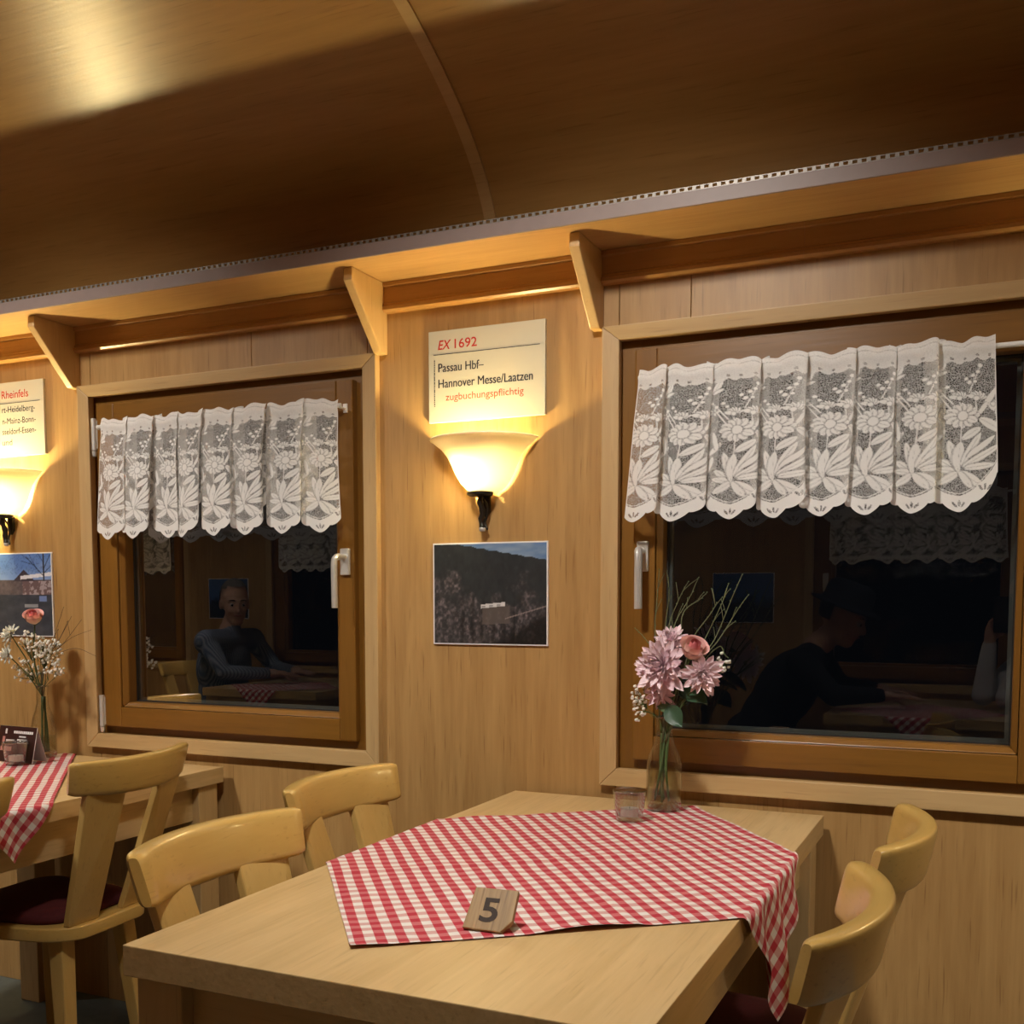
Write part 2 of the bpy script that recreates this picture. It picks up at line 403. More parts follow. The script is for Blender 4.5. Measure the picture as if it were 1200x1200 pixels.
def make_window(name, xc, wallY, rz, hinge, full=True):
    """hinge = -1 left / +1 right as seen from the room"""
    w = empty(name, (xc, wallY, 0), rz); struct(w)
    h = 0.502; z0, z1 = WZ0, WZ1
    ring_boards(w, 'casing', -h, h, z0, z1, -h + CAS, h - CAS, z0 + CAS, z1 - CAS + 0.008, -0.020, 0.004, M['casing_x'], M['casing_z'], 0.0025, yi=-0.017)
    # reveal lining and fixed frame
    butt_frame(w, 'outer_frame', -h + .03, h - .03, z0 + .03, z1 - .025, -h + 0.085, h - 0.085, z0 + 0.075, z1 - 0.07, 0.012, 0.075, M['sash_x'], M['sash_z'], 0.001)
    li, ri = (0.062, 0.075) if hinge < 0 else (0.075, 0.062)
    sx0, sx1, sz0, sz1 = -h + li, h - ri, 0.827, 1.752
    ox0, ox1, oz0, oz1 = -h + 0.126, h - 0.126, 0.884, 1.694
    butt_frame(w, 'sash', sx0, sx1, sz0, sz1, ox0, ox1, oz0, oz1, -0.008, 0.060, M['sash_x'], M['sash_z'], 0.004)
    q = 0.014
    ring_boards(w, 'glazing_bead', ox0 + .0012, ox1 - .0012, oz0 + .0012, oz1 - .0012, ox0 + q, ox1 - q, oz0 + q, oz1 - q, -0.003, 0.058, M['sash_x'], M['sash_z'], 0.003, yi=0.010)
    MB().box(ox0 - .002, ox0 + .003, .02, .055, oz0, oz1).box(ox1 - .003, ox1 + .002, .02, .055, oz0, oz1).box(ox0, ox1, .02, .055, oz0 - .002, oz0 + .003).box(ox0, ox1, .02, .055, oz1 - .003, oz1 + .002).build('rebate', M['gasket'], w)
    if full:
        ring_boards(w, 'gasket', ox0 + q - .003, ox1 - q + .003, oz0 + q - .003, oz1 - q + .003, ox0 + q + .0035, ox1 - q - .0035, oz0 + q + .0035, oz1 - q - .0035, 0.040, 0.0455, M['gasket'], M['gasket'], 0.0)
        ring_boards(w, 'spacer', ox0 + q - .002, ox1 - q + .002, oz0 + q - .002, oz1 - q + .002, ox0 + q + .011, ox1 - q - .011, oz0 + q + .011, oz1 - q - .011, 0.051, 0.060, M['spacer'], M['spacer'], 0.0)
    p = MB().box(ox0 + q - .004, ox1 - q + .004, 0.0460, 0.0461, oz0 + q - .004, oz1 - q + .004)
    p.f = p.f[2:3]; p.mi = [0]
    p.build('pane', M['pane'], w)
    # handle on the opening side, hinges on the other
    hx = (sx1 - 0.0245) if hinge < 0 else (sx0 + 0.0245)
    hd = empty('handle', (hx, -0.008, 1.292)); hd.parent = w
    for me in handle_meshes(): inst(me, me.name, hd)
    if hinge > 0: hd.scale = (-1, 1, 1)
    if full:
        hxx = (sx0 - 0.006) if hinge < 0 else (sx1 + 0.006)
        for zz in (1.668, 0.872):
            hb = MB().tube([(hxx, -0.012, zz - 0.045), (hxx, -0.012, zz + 0.045)], 0.0075, 12)
            hb.tube([(hxx, -0.012, zz - 0.062), (hxx, -0.012, zz - 0.047)], [0.0055, 0.0075], 12)
            hb.box(hxx - 0.010, hxx + 0.010, -0.010, 0.012, zz - 0.04, zz + 0.04).build('hinge', M['metal'], w, smooth=40)
    return w
make_window('window_1', (WIN1[0] + WIN1[1]) / 2, 0, 0, -1)
make_window('window_2', (WIN2[0] + WIN2[1]) / 2, 0, 0, 1)
for k, (a, b) in enumerate(OPPW): make_window('window_%d' % (k + 3), (a + b) / 2, -W, PI, -1 if k != 1 else 1, full=False)

# ------------------------------------------------------------------ lace valances
def lace_mat(name, netscale):
    m, n, l, b = new_mat(name); n.remove(b)
    at = n.new('ShaderNodeAttribute'); at.attribute_name = 'lace'
    uv = n.new('ShaderNodeUVMap')
    mp = n.new('ShaderNodeMapping'); mp.inputs['Scale'].default_value = (netscale, netscale, 1); l.new(uv.outputs[0], mp.inputs[0])
    vo = n.new('ShaderNodeTexVoronoi'); vo.feature = 'DISTANCE_TO_EDGE'; vo.inputs['Scale'].default_value = 1.0; l.new(mp.outputs[0], vo.inputs['Vector'])
    th = n.new('ShaderNodeMapRange'); th.inputs[1].default_value = 0.06; th.inputs[2].default_value = 0.20; th.inputs[3].default_value = 0.85; th.inputs[4].default_value = 0.0
    l.new(vo.outputs['Distance'], th.inputs[0])
    # alpha = lace*(1) + (1-lace)*net*weight
    inv = n.new('ShaderNodeMath'); inv.operation = 'SUBTRACT'; inv.inputs[0].default_value = 1.0; l.new(at.outputs['Fac'], inv.inputs[1])
    k = n.new('ShaderNodeMath'); k.operation = 'MULTIPLY'; l.new(inv.outputs[0], k.inputs[0]); l.new(th.outputs[0], k.inputs[1])
    k2 = n.new('ShaderNodeMath'); k2.operation = 'MULTIPLY_ADD'; k2.inputs[1].default_value = 0.56; l.new(k.outputs[0], k2.inputs[0]); l.new(at.outputs['Fac'], k2.inputs[2])
    d = n.new('ShaderNodeBsdfDiffuse'); d.inputs[0].default_value = (0.90, 0.89, 0.86, 1)
    t = n.new('ShaderNodeBsdfTranslucent'); t.inputs[0].default_value = (0.80, 0.79, 0.75, 1)
    mx = n.new('ShaderNodeMixShader'); mx.inputs[0].default_value = 0.18; l.new(d.outputs[0], mx.inputs[1]); l.new(t.outputs[0], mx.inputs[2])
    tr = n.new('ShaderNodeBsdfTransparent')
    m2 = n.new('ShaderNodeMixShader'); l.new(k2.outputs[0], m2.inputs[0]); l.new(tr.outputs[0], m2.inputs[1]); l.new(mx.outputs[0], m2.inputs[2])
    l.new(m2.outputs[0], n['Material Output'].inputs[0]); return m
M['lace'] = lace_mat('white_lace', 330.0)

P_M = 0.176               # width of one lace motif
HC = 0.335                # drop of the valance at the lowest lobe
def lobe_edge(u):
    """height of the lower hem above its lowest point, for the distance u from the motif middle"""
    a = np.abs(u) / (P_M / 2)
    lob = np.abs(np.cos(np.pi * u / 0.044))
    return 0.108 * a ** 1.75 + 0.010 * (1 - lob ** 0.6)
def band_in(u):
    a = np.abs(u) / (P_M / 2); return 0.108 * a ** 1.75 + 0.032
LEAVES = [  # from, to, half width (in thousandths of a metre; origin = foot of the leaf fan), vein
    ((0, 0), (-27, 27), 6.5), ((0, 0), (-31, 9), 6), ((0, 0), (-29, -22), 7), ((0, 0), (-14, 62), 6.5), ((-3, 8), (4, 58), 9), ((4, 10), (38, 74), 6.5),
    ((6, 8), (74, 52), 6), ((10, 6), (60, 13), 6.5), ((0, 0), (38, -27), 9.5), ((0, 0), (22, -32), 6), ((14, 26), (62, 68), 5),
    ((6, 62), (38, 84), 7), ((36, 102), (78, 74), 9), ((38, 114), (68, 160), 5.5), ((34, 108), (50, 132), 4),
    ((-34, 190), (-20, 216), 6.5), ((-34, 190), (-16, 196), 3.2), ((-36, 60), (-18, 84), 5), ((-44, 20), (-30, 56), 5.5), ((-24, 70), (-30, 108), 4),
    ((-62, 40), (-48, 74), 7), ((-70, 70), (-58, 112), 7), ((70, 20), (84, 46), 5)]
def flower(cx, cy, n, r0, r1, hw, a0=0, a1=360):
    out = []
    for k in range(n):
        a = math.radians(a0 + (a1 - a0) * k / (n if a1 - a0 == 360 else n - 1)); out.append(((cx + r0*math.cos(a), cy + r0*0.8*math.sin(a)), (cx + r1*math.cos(a), cy + r1*0.85*math.sin(a)), hw))
    return out
PETALS = flower(8, 108, 12, 10, 29, 6.2) + flower(2, 142, 6, 3, 17, 3.6, 20, 160) + flower(32, 140, 6, 3, 17, 3.6, 10, 150) + \
    flower(70, 112, 5, 4, 28, 6.0, 50, 130) + flower(-62, 128, 6, 4, 20, 5.0, 10, 330) + flower(-30, 150, 5, 2, 10, 2.2)
DOTS = [(8, 108, 9.5), (2, 142, 4.5), (32, 140, 4.5), (70, 112, 7), (20, 172, 4), (26, 184, 3.6), (34, 190, 3.6), (38, 202, 4.2), (30, 172, 3), (14, 180, 3.6),
        (-26, 160, 3.6), (-16, 166, 3.4), (-34, 170, 3.4), (-10, 158, 3), (60, 128, 4), (82, 130, 4), (-80, 150, 4), (-70, 160, 3.4)]
STEMS = [((20, 152), (38, 200)), ((0, 2), (6, 100)), ((-8, 132), (-34, 172)), ((-4, 110), (-26, 150)), ((66, 56), (70, 108)), ((32, 118), (30, 138)), ((2, 134), (4, 126))]
def seg_dist(px, py, a, b):
    ax, ay = a; bx, by = b; dx, dy = bx - ax, by - ay
    t = np.clip(((px - ax)*dx + (py - ay)*dy) / (dx*dx + dy*dy), 0, 1)
    return np.hypot(px - ax - t*dx, py - ay - t*dy), t
def lace_density(u, zb, zt):
    """u: distance along the cloth, zb: height above lowest hem point, zt: distance below the top; returns 0 (open net) .. 1 (solid)"""
    m = (u + P_M/2) % P_M - P_M/2
    den = np.full(u.shape, 0.06)
    dark = np.zeros(u.shape); solid = np.zeros(u.shape)
    for sh in (-P_M, 0, P_M):
        px = (m + sh) * 1000; py = (zb - 0.078) * 1000
        for (a, b, w) in LEAVES + PETALS:
            mid = ((a[0]+b[0])/2, (a[1]+b[1])/2); L = math.hypot(b[0]-a[0], b[1]-a[1])
            near = (np.abs(px-mid[0]) < L/2 + w + 4) & (np.abs(py-mid[1]) < L/2 + w + 4)
            if not near.any(): continue
            qx, qy = px[near], py[near]
            ex, ey = (b[0]-a[0])/L, (b[1]-a[1])/L
            t = ((qx-a[0])*ex + (qy-a[1])*ey) / L; s = (qx-a[0])*-ey + (qy-a[1])*ex
            wid = w * np.sqrt(np.clip(4*np.clip(t, 0, 1)*(1-np.clip(t, 0, 1)), 0, 1)) ** 1.1
            sd = np.abs(s) - wid; sd = np.where((t < 0) | (t > 1), 9, sd)
            ins = np.clip(-sd / 1.2 + 0.5, 0, 1)
            vein = np.clip(1 - np.abs(s) / 0.9, 0, 1) * (t < 0.85) * (w > 5.5) * 0.55
            dk = np.clip(1 - np.abs(sd - 1.6) / 1.6, 0, 1)
            D = dark[near]; S = solid[near]
            S = np.maximum(S * (1 - 0.75 * dk), ins * (0.93 - vein)); D = np.maximum(D, dk) * (1 - ins)
            solid[near] = S; dark[near] = D
        for (a, b) in STEMS:
            d, t = seg_dist(px, py, a, b); solid = np.maximum(solid, np.clip(1.7 - d, 0, 1) * 0.9)
        for (x, y, r) in DOTS:
            d = np.hypot(px - x, (py - y) * 1.1); k = np.clip(r - d + 0.5, 0, 1); solid = np.maximum(solid * (1 - np.clip(1 - np.abs(d - r - 1.3)/1.3, 0, 1)*0.7), k * 0.95)
    den = den * (1 - 0.85*dark); den = np.maximum(den, solid)
    # hem band with eyelets
    e = lobe_edge(m); bi = band_in(m)
    band = (zb < bi); den = np.where(band, 0.96, den)
    line = np.abs(zb - bi - 0.0035) < 0.0014; den = np.where(line, 0.75, den)
    for c in (-0.088, -0.044, 0.0, 0.044, 0.088):
        ee = 0.108 * (abs(c) / (P_M/2)) ** 1.75 + 0.0155
        for (ox, oz, ang) in ((0, 0.001, 90), (-0.007, -0.001, 125), (0.007, -0.001, 55)):
            a = math.radians(ang); x = m - c - ox; z = zb - ee - oz
            lx = x*math.cos(a) + z*math.sin(a); ly = -x*math.sin(a) + z*math.cos(a)
            den = np.where((lx/0.0062)**2 + (ly/0.0020)**2 < 1, 0.05, den)
    # header: pocket for the rod with a little picot edge
    pic = 0.040 + 0.005 * np.abs(np.cos(np.pi * u / 0.022)); top = zt < pic
    hx = (u % 0.022) - 0.011; hole = (hx/0.0026)**2 + ((zt - 0.035)/0.0026)**2 < 1
    den = np.where(top, np.where(hole, 0.1, 0.80), den)
    den = np.where(np.abs(zt - 0.010) < 0.0012, 0.55, den)
    return np.clip(den, 0, 1)

def make_curtain(folds, ztop, loc, rz, res, flare=0.0, seed=1, edge=(0.03, 0.03), amp=0.021):
    """folds: local x of the front panels, one motif each; returns a mesh object"""
    rg = np.random.default_rng(seed); N = len(folds); K = []
    fx = list(folds)
    ctrl_u, ctrl = [], []
    for i, X in enumerate(fx):
        wl = (X - fx[i-1]) / 2 + 0.002 if i else edge[0]; wr = (fx[i+1] - X) / 2 + 0.002 if i < N-1 else edge[1]
        j = rg.uniform(-0.004, 0.004); dp = 1 + rg.uniform(-.3, .35)
        u0 = i * P_M + rg.uniform(-.010, .010)
        bk = min(0.034, 0.62 * min(wl, wr)) * rg.uniform(0.55, 1.1)
        lu, ru = min(0.30*P_M, wl*1.03), min(0.30*P_M, wr*1.03)
        if i == 0: ctrl_u += [u0 - wl*1.02]; ctrl += [(X - wl, -amp*0.7)]
        else: ctrl_u += [u0 - lu]; ctrl += [(X - wl, -amp*0.35*dp)]
        ctrl_u += [u0]; ctrl += [(X + j, -amp*1.12*dp)]
        if i < N - 1:
            xr = X + wr
            ctrl_u += [u0 + ru, u0 + 0.40*P_M, u0 + 0.5*P_M, u0 + 0.60*P_M]
            ctrl += [(xr + 0.004, -amp*1.30*dp), (xr - bk, -amp*0.1), (xr - bk*0.4, amp*0.75), (xr + bk*0.8, amp*0.35)]
        else: ctrl_u += [u0 + wr*1.02]; ctrl += [(X + wr, -amp*0.6)]
    cu = np.array(ctrl_u); C = np.array(ctrl)
    for k in range(1, len(cu)):
        if cu[k] <= cu[k-1]: cu[k] = cu[k-1] + 0.004
    nu = int((cu[-1] - cu[0]) / res); nv = int(HC / res)
    us = np.linspace(cu[0], cu[-1], nu)
    def cr(vals):
        m = np.gradient(vals, cu); idx = np.clip(np.searchsorted(cu, us) - 1, 0, len(cu) - 2)
        h = cu[idx+1] - cu[idx]; t = (us - cu[idx]) / h
        return (2*t**3-3*t**2+1)*vals[idx] + (t**3-2*t**2+t)*h*m[idx]*0.8 + (-2*t**3+3*t**2)*vals[idx+1] + (t**3-t**2)*h*m[idx+1]*0.8
    xs, ys = cr(C[:, 0]), cr(C[:, 1])
    mm = (us + P_M/2) % P_M - P_M/2
    low = lobe_edge(mm)
    wav = 0.004 * np.sin(us * 61 + seed) + 0.003 * np.sin(us * 143 + 2 * seed)
    T = np.linspace(0, 1, nv)[:, None]
    zt = T * (HC - low)[None, :]                    # distance below the top edge
    frac = zt / HC
    xm = (xs[0] + xs[-1]) / 2; half = (xs[-1] - xs[0]) / 2
    side = np.clip((xs - xm) / half, -1, 1)
    xx = xs[None, :] + flare * frac**1.3 * np.minimum(side, 0)[None, :] ** 3 * 1.0 + flare * 0.35 * frac * np.maximum(side, 0)[None, :] ** 3
    ph = 2 * np.pi * us / 0.31
    xx = xx + 0.004 * np.sin(ph + 3 * frac + seed) * frac
    sway = np.interp(us, np.arange(-1, N + 1) * P_M, rg.uniform(-0.012, 0.012, N + 2)); depth = np.interp(us, np.arange(-1, N + 1) * P_M, rg.uniform(-0.012, 0.010, N + 2))
    xx = xx + sway[None, :] * frac ** 1.2
    pinch = 0.55 + 0.55 * np.clip(frac * 3.0, 0, 1)
    yy = ys[None, :] * pinch - 0.006 * frac + np.minimum(depth, 0.004)[None, :] * frac
    bulge = np.exp(-((zt - 0.018) / 0.012) ** 2) * -0.004
    yy = yy + bulge * np.sign(-ys)[None, :]
    zz = ztop - zt + wav[None, :] * np.clip(1 - frac * 3, 0, 1)
    V = np.stack([xx, np.broadcast_to(yy, xx.shape), zz], -1).reshape(-1, 3)
    den = lace_density(np.broadcast_to(us, zt.shape).copy(), HC - zt, zt)
    den[:, :2] = np.maximum(den[:, :2], .9); den[:, -2:] = np.maximum(den[:, -2:], .9)
    ii = (np.arange(nv - 1)[:, None] * nu + np.arange(nu - 1)[None, :]).ravel()
    F = np.stack([ii, ii + 1, ii + nu + 1, ii + nu], -1)
    me = bpy.data.meshes.new('lace_curtain'); me.vertices.add(len(V)); me.vertices.foreach_set('co', V.ravel().astype(np.float32))
    me.loops.add(F.size); me.loops.foreach_set('vertex_index', F.ravel().astype(np.int32))
    me.polygons.add(len(F)); me.polygons.foreach_set('loop_start', (np.arange(len(F)) * 4).astype(np.int32))
    me.update(calc_edges=True); me.validate()
    a = me.attributes.new('lace', 'FLOAT', 'POINT'); a.data.foreach_set('value', den.ravel().astype(np.float32))
    uvl = me.uv_layers.new(name='UVMap')
    UV = np.stack([np.broadcast_to(us, zt.shape), HC - zt], -1).reshape(-1, 2)[F.ravel()]
    uvl.data.foreach_set('uv', UV.ravel().astype(np.float32))
    me.polygons.foreach_set('use_smooth', [True] * len(me.polygons))
    me.materials.append(M['lace'])
    o = bpy.data.objects.new('lace_curtain', me); COL.objects.link(o); o.location = loc; o.rotation_euler = (0, 0, rz)
    return o
ROD_Y, ROD_Z = -0.036, 1.683
def rod(x0, x1, wy=0.0, rz=0.0, xc=0.0, label=''):
    r = empty('curtain_rod', (xc, wy, 0), rz); tag(r, label, 'curtain rod')
    MB().tube([(x0, ROD_Y, ROD_Z), (x1, ROD_Y, ROD_Z)], 0.0055, 12).build('bar', M['white_rod'], r, bevel=0.001, smooth=40)
    for x in (x0 + 0.004, x1 - 0.004):
        MB().tube([(x, -0.0085, ROD_Z - 0.004), (x, ROD_Y, ROD_Z - 0.0045)], 0.003, 8).box(x - .006, x + .006, -0.0115, -0.008, ROD_Z - 0.014, ROD_Z + 0.008).build('holder', M['white_rod'], r)
def tip(o, deg):
    return o
c1f = [-2.262, -2.172, -2.082, -1.998, -1.90, -1.800, -1.700, -1.598][:8]
c1f = [-2.265, -2.165, -2.072, -2.000, -1.894, -1.795, -1.678, -1.567]
c1 = make_curtain([x for x in c1f], 1.699, (0, ROD_Y, 0), 0, 0.0016, flare=0.025, seed=3, edge=(0.045, 0.048))
tag(c1, 'white lace flower curtain across the smaller-looking window with the man reflected, tightly pleated', 'curtain', 'white lace curtains')
c2f = [-0.712, -0.628, -0.508, -0.424, -0.322, -0.232, -0.168, -0.078]
c2 = make_curtain(c2f, 1.699, (0, ROD_Y, 0), 0, 0.0016, flare=0.03, seed=5, edge=(0.018, 0.062))
tag(c2, 'white lace flower curtain across the window above the bottle of pink flowers', 'curtain', 'white lace curtains')
rod(-2.335, -1.516, label='white curtain rod carrying the lace curtain on the window with the man reflected')
rod(-0.735, 0.085, label='white curtain rod carrying the lace curtain above the bottle of pink flowers')
olab = ['white lace curtain on the opposite wall, mirrored at the hinge side of the far window', 'white lace curtain on the opposite wall, mirrored beside the man in the far window', 'white lace curtain on the opposite wall, mirrored dimly above the person with a hat']
for k, (a, b) in enumerate(OPPW):
    xc = (a + b) / 2
    fs = [-0.34 + 0.097 * i + random.uniform(-.008, .008) for i in range(8)]
    o = make_curtain(fs, 1.699, (xc, -W - ROD_Y, 0), PI, 0.005, flare=0.02, seed=11 + k, edge=(0.04, 0.04)); tag(o, olab[k], 'curtain', 'white lace curtains')
    rod(-0.41, 0.41, -W, PI, xc, olab[k].replace('white lace curtain', 'curtain rod'))

# ------------------------------------------------------------------ wall lamps
def shade_mat():
    m, n, l, b = new_mat('opal_glass_shade'); n.remove(b)
    d = n.new('ShaderNodeBsdfDiffuse'); d.inputs[0].default_value = (0.80, 0.74, 0.58, 1)
    t = n.new('ShaderNodeBsdfTranslucent'); t.inputs[0].default_value = (0.84, 0.72, 0.42, 1)
    g = n.new('ShaderNodeBsdfGlossy'); g.inputs['Roughness'].default_value = 0.15
    tc = n.new('ShaderNodeTexCoord'); nz = n.new('ShaderNodeTexNoise'); nz.inputs['Scale'].default_value = 9; l.new(tc.outputs['Object'], nz.inputs['Vector'])
    rp = n.new('ShaderNodeMapRange'); rp.inputs[1].default_value = .35; rp.inputs[2].default_value = .65; rp.inputs[3].default_value = .13; rp.inputs[4].default_value = .19; l.new(nz.outputs['Fac'], rp.inputs[0])
    mx = n.new('ShaderNodeMixShader'); l.new(rp.outputs[0], mx.inputs[0]); l.new(d.outputs[0], mx.inputs[1]); l.new(t.outputs[0], mx.inputs[2])
    m2 = n.new('ShaderNodeMixShader'); m2.inputs[0].default_value = 0.05; l.new(mx.outputs[0], m2.inputs[1]); l.new(g.outputs[0], m2.inputs[2])
    l.new(m2.outputs[0], n['Material Output'].inputs[0]); return m
M['shade'] = shade_mat()
def emit_mat(name, col, strength):
    m, n, l, b = new_mat(name); n.remove(b)
    e = n.new('ShaderNodeEmission'); e.inputs[0].default_value = (*col, 1); e.inputs[1].default_value = strength
    l.new(e.outputs[0], n['Material Output'].inputs[0]); return m
M['bulb'] = emit_mat('warm_bulb', (1.0, 0.82, 0.40), BULB)
def half_lathe(mb, prof, n=36, sy=0.92):
    vs = []; fs = []; m = len(prof)
    for (r, z) in prof:
        for k in range(n + 1):
            a = PI + PI * k / n; vs.append((r*math.cos(a), sy*r*math.sin(a) - 0.004, z))
    for i in range(m - 1):
        for k in range(n): fs.append((i*(n+1)+k, i*(n+1)+k+1, (i+1)*(n+1)+k+1, (i+1)*(n+1)+k))
    mb.add(vs, fs); return mb
def make_lamp(x, label, bulb_dx=-0.032, bulb_y=-0.050, br=0.016):
    r = empty('wall_lamp', (x, 0, 0)); tag(r, label, 'wall lamp', 'bowl wall lamps')
    out = [(0.030, 1.4500), (0.046, 1.458), (0.062, 1.474), (0.074, 1.494), (0.084, 1.516), (0.095, 1.537), (0.109, 1.554), (0.126, 1.567), (0.1345, 1.5735), (0.1355, 1.5765)]
    inn = [(q - 0.0035, z + 0.0025) for q, z in reversed(out)]
    half_lathe(MB(), [tuple(v) for v in out]).build('shade', M['shade'], r, smooth=0)
    half_lathe(MB(), [(0.1358, 1.5735), (0.1375, 1.5755), (0.1358, 1.5785), (0.133, 1.5775)]).build('rim', M['shade'], r, smooth=0)
    MB().lathe([(0.0, 1.440), (0.026, 1.4405), (0.032, 1.4445), (0.032, 1.450), (0.0, 1.4515)], 24, c=(0, -0.036)).build('cup', M['iron'], r, smooth=40)
    arm = catmull([(0, -0.034, 1.442), (0.0, -0.036, 1.425), (0.003, -0.030, 1.405), (-0.002, -0.026, 1.385), (0.001, -0.024, 1.366)], 6)
    MB().tube(arm, [0.0085 - 0.002*abs(math.sin(i*0.55)) for i in range(len(arm))], 10).build('arm', M['iron'], r, smooth=0)
    curl = catmull([(0.004, -0.030, 1.436), (0.013, -0.026, 1.42), (0.011, -0.020, 1.398), (0.005, -0.02, 1.380), (0.012, -0.022, 1.362)], 5)
    MB().tube(curl, 0.0028, 8).build('scroll', M['iron'], r, smooth=0)
    MB().lathe([(0.0, 1.358), (0.0075, 1.3585), (0.0085, 1.364), (0.007, 1.370), (0, 1.371)], 12, c=(0, -0.024)).build('finial', M['metal'], r, smooth=0)
    MB().prism([(-0.011, 1.447), (0.011, 1.447), (0.011, 1.405), (0, 1.392), (-0.011, 1.405)], 'y', -0.008, -0.0002).build('wall_plate', M['iron'], r, bevel=0.001)
    MB().tube([(0, -0.02, 1.452), (0, -0.022, 1.462), (bulb_dx*0.6, (bulb_y-0.022)/2, 1.478)], 0.010, 12).build('socket', M['white_rod'], r, smooth=40)
    MB().ball((bulb_dx, bulb_y, 1.497), br, 14, 9, (1, 1, 1.2)).build('bulb', M['bulb'], r, smooth=0)
    return r
LAMPS = [(-4.326, 'glowing opal bowl wall lamp further along the carriage beyond the cut-off sign'),
         (-2.726, 'overexposed white opal bowl wall lamp below the cut-off route sign at the picture edge'),
         (-1.126, 'opal bowl wall lamp on black iron arm between sign EX 1692 and valley photo'),
         (0.474, 'glowing opal bowl wall lamp past the window with the bottle of pink flowers')]
for x, lb in LAMPS: make_lamp(x, lb, br=0.022 if x == -2.726 else 0.016)

# invented ceiling spots, added to brighten tables, curtains and the mirrored side
M['added_spot_face'] = emit_mat('added_spot_lens', (1.0, 0.88, 0.70), 12.0)
sp_ring = MB().lathe([(0.030, 0.004), (0.030, -0.006), (0.024, -0.008), (0.021, -0.004), (0.021, 0.004)], 24, closed=True).mesh('ring', M['metal'], smooth=40)
sp_face = MB().lathe([(0.0, 0.0005), (0.0209, 0.0005), (0.0209, 0.0015), (0.0, 0.0015)], 20).mesh('lens', M['added_spot_face'])
for k, x in enumerate((-4.4, -3.9, -2.45, -1.95, -0.75, -0.25, 0.95, 1.45)):
    z = ceil_z(CY) - 0.006
    s = empty('added_ceiling_spot', (x, CY, z)); tag(s, 'small round spotlight added in the barrel ceiling as unseen fill light', 'spotlight', 'added fill spotlights along the ceiling crown')
    inst(sp_ring, 'ring', s); inst(sp_face, 'lens', s)
    ld = bpy.data.lights.new('added_spot_beam', 'SPOT'); ld.energy = SPOT if k % 2 == 0 else SPOT * 0.50; ld.color = (1.0, 0.94, 0.86); ld.spot_size = math.radians(91); ld.spot_blend = 1.0; ld.shadow_soft_size = 0.11
    lo = bpy.data.objects.new('added_spot_beam', ld); COL.objects.link(lo); lo.parent = s; lo.location = (0, 0, -0.02); lo.rotation_euler = (math.radians(37 if k % 2 == 0 else -24), 0, 0)
# ------------------------------------------------------------------ pixel helper (direction only; depth is given by a plane)
_fw = Vector((-math.sin(YAW)*math.cos(PITCH), math.cos(YAW)*math.cos(PITCH), math.sin(PITCH)))
_rt = Vector((math.cos(YAW), math.sin(YAW), 0)); _up = _rt.cross(_fw)
def at_y(px, py, Y):
    d = _fw + _rt*((px-600)/1243) - _up*((py-800)/1243); t = (Y - CAM_POS.y)/d.y; return CAM_POS + d*t
def at_z(px, py, Z):
    d = _fw + _rt*((px-600)/1243) - _up*((py-800)/1243); t = (Z - CAM_POS.z)/d.z; return CAM_POS + d*t

# ------------------------------------------------------------------ lettering
def text_on(parent, body, x, z, width, cap, mat, y, name='lettering', shear=0.0, bold=0.0, rot=None, align='l', spacing=1.0):
    """flat letters on a plate that faces -y; x,z = left end of the base line"""
    cu = bpy.data.curves.new('t', 'FONT'); cu.body = body; cu.size = 1.0; cu.shear = shear; cu.offset = bold; cu.resolution_u = 4; cu.space_character = spacing
    ob = bpy.data.objects.new('t', cu); COL.objects.link(ob)
    dg = bpy.context.evaluated_depsgraph_get(); me = bpy.data.meshes.new_from_object(ob.evaluated_get(dg))
    bpy.data.objects.remove(ob); bpy.data.curves.remove(cu)
    co = np.empty(len(me.vertices)*3, np.float32); me.vertices.foreach_get('co', co); co = co.reshape(-1, 3)
    x0, x1 = co[:, 0].min(), co[:, 0].max()
    sx = width / (x1 - x0); sy = cap / 0.72
    X = (co[:, 0] - x0)*sx; Z = co[:, 1]*sy
    if align == 'r': X -= width
    if rot: X, Z = -Z, X
    new = np.stack([x + X, np.full(len(X), y), z + Z], -1); me.vertices.foreach_set('co', new.ravel().astype(np.float32)); me.update()
    me.materials.clear(); me.materials.append(mat); me.name = name
    o = bpy.data.objects.new(name, me); COL.objects.link(o); o.parent = parent; return o

def make_sign(xc, label):
    s = empty('route_sign', (xc, 0, 0)); tag(s, label, 'sign', 'train route signs on the wall')
    MB().box(-0.1545, 0.1545, -0.0085, -0.0003, 1.6255, 1.8445).build('plate', M['sign'], s, bevel=0.0012)
    return s
YS = -0.0088
s1 = make_sign(-1.1245, 'cream route sign EX 1692 Passau to Hannover above the wall lamp')
X0, ZT, SW, SH = -0.1545, 1.8445, 0.309, 0.219
text_on(s1, 'EX', X0 + SW*0.085, ZT - SH*0.205, 0.036, 0.0225, M['red_ink'], YS, shear=0.25, bold=0.012)
text_on(s1, '1692', X0 + SW*0.232, ZT - SH*0.205, 0.060, 0.0225, M['red_ink'], YS, bold=0.008)
MB().box(X0 + SW*0.045, X0 + SW*0.955, YS - 0.0002, YS, ZT - SH*0.262, ZT - SH*0.255).build('rule', M['black_ink'], s1)
for dxx in (0.0, 0.0008):
    text_on(s1, 'Passau Hbf\u2013', X0 + SW*0.087 + dxx, ZT - SH*0.450, 0.122, 0.0215, M['black_ink'], YS - 0.0001*(dxx > 0))
    text_on(s1, 'Hannover Messe/Laatzen', X0 + SW*0.087 + dxx, ZT - SH*0.623, 0.250, 0.0215, M['black_ink'], YS - 0.0001*(dxx > 0))
text_on(s1, 'zugbuchungspflichtig', X0 + SW*0.152, ZT - SH*0.765, 0.207, 0.0175, M['orange_ink'], YS)
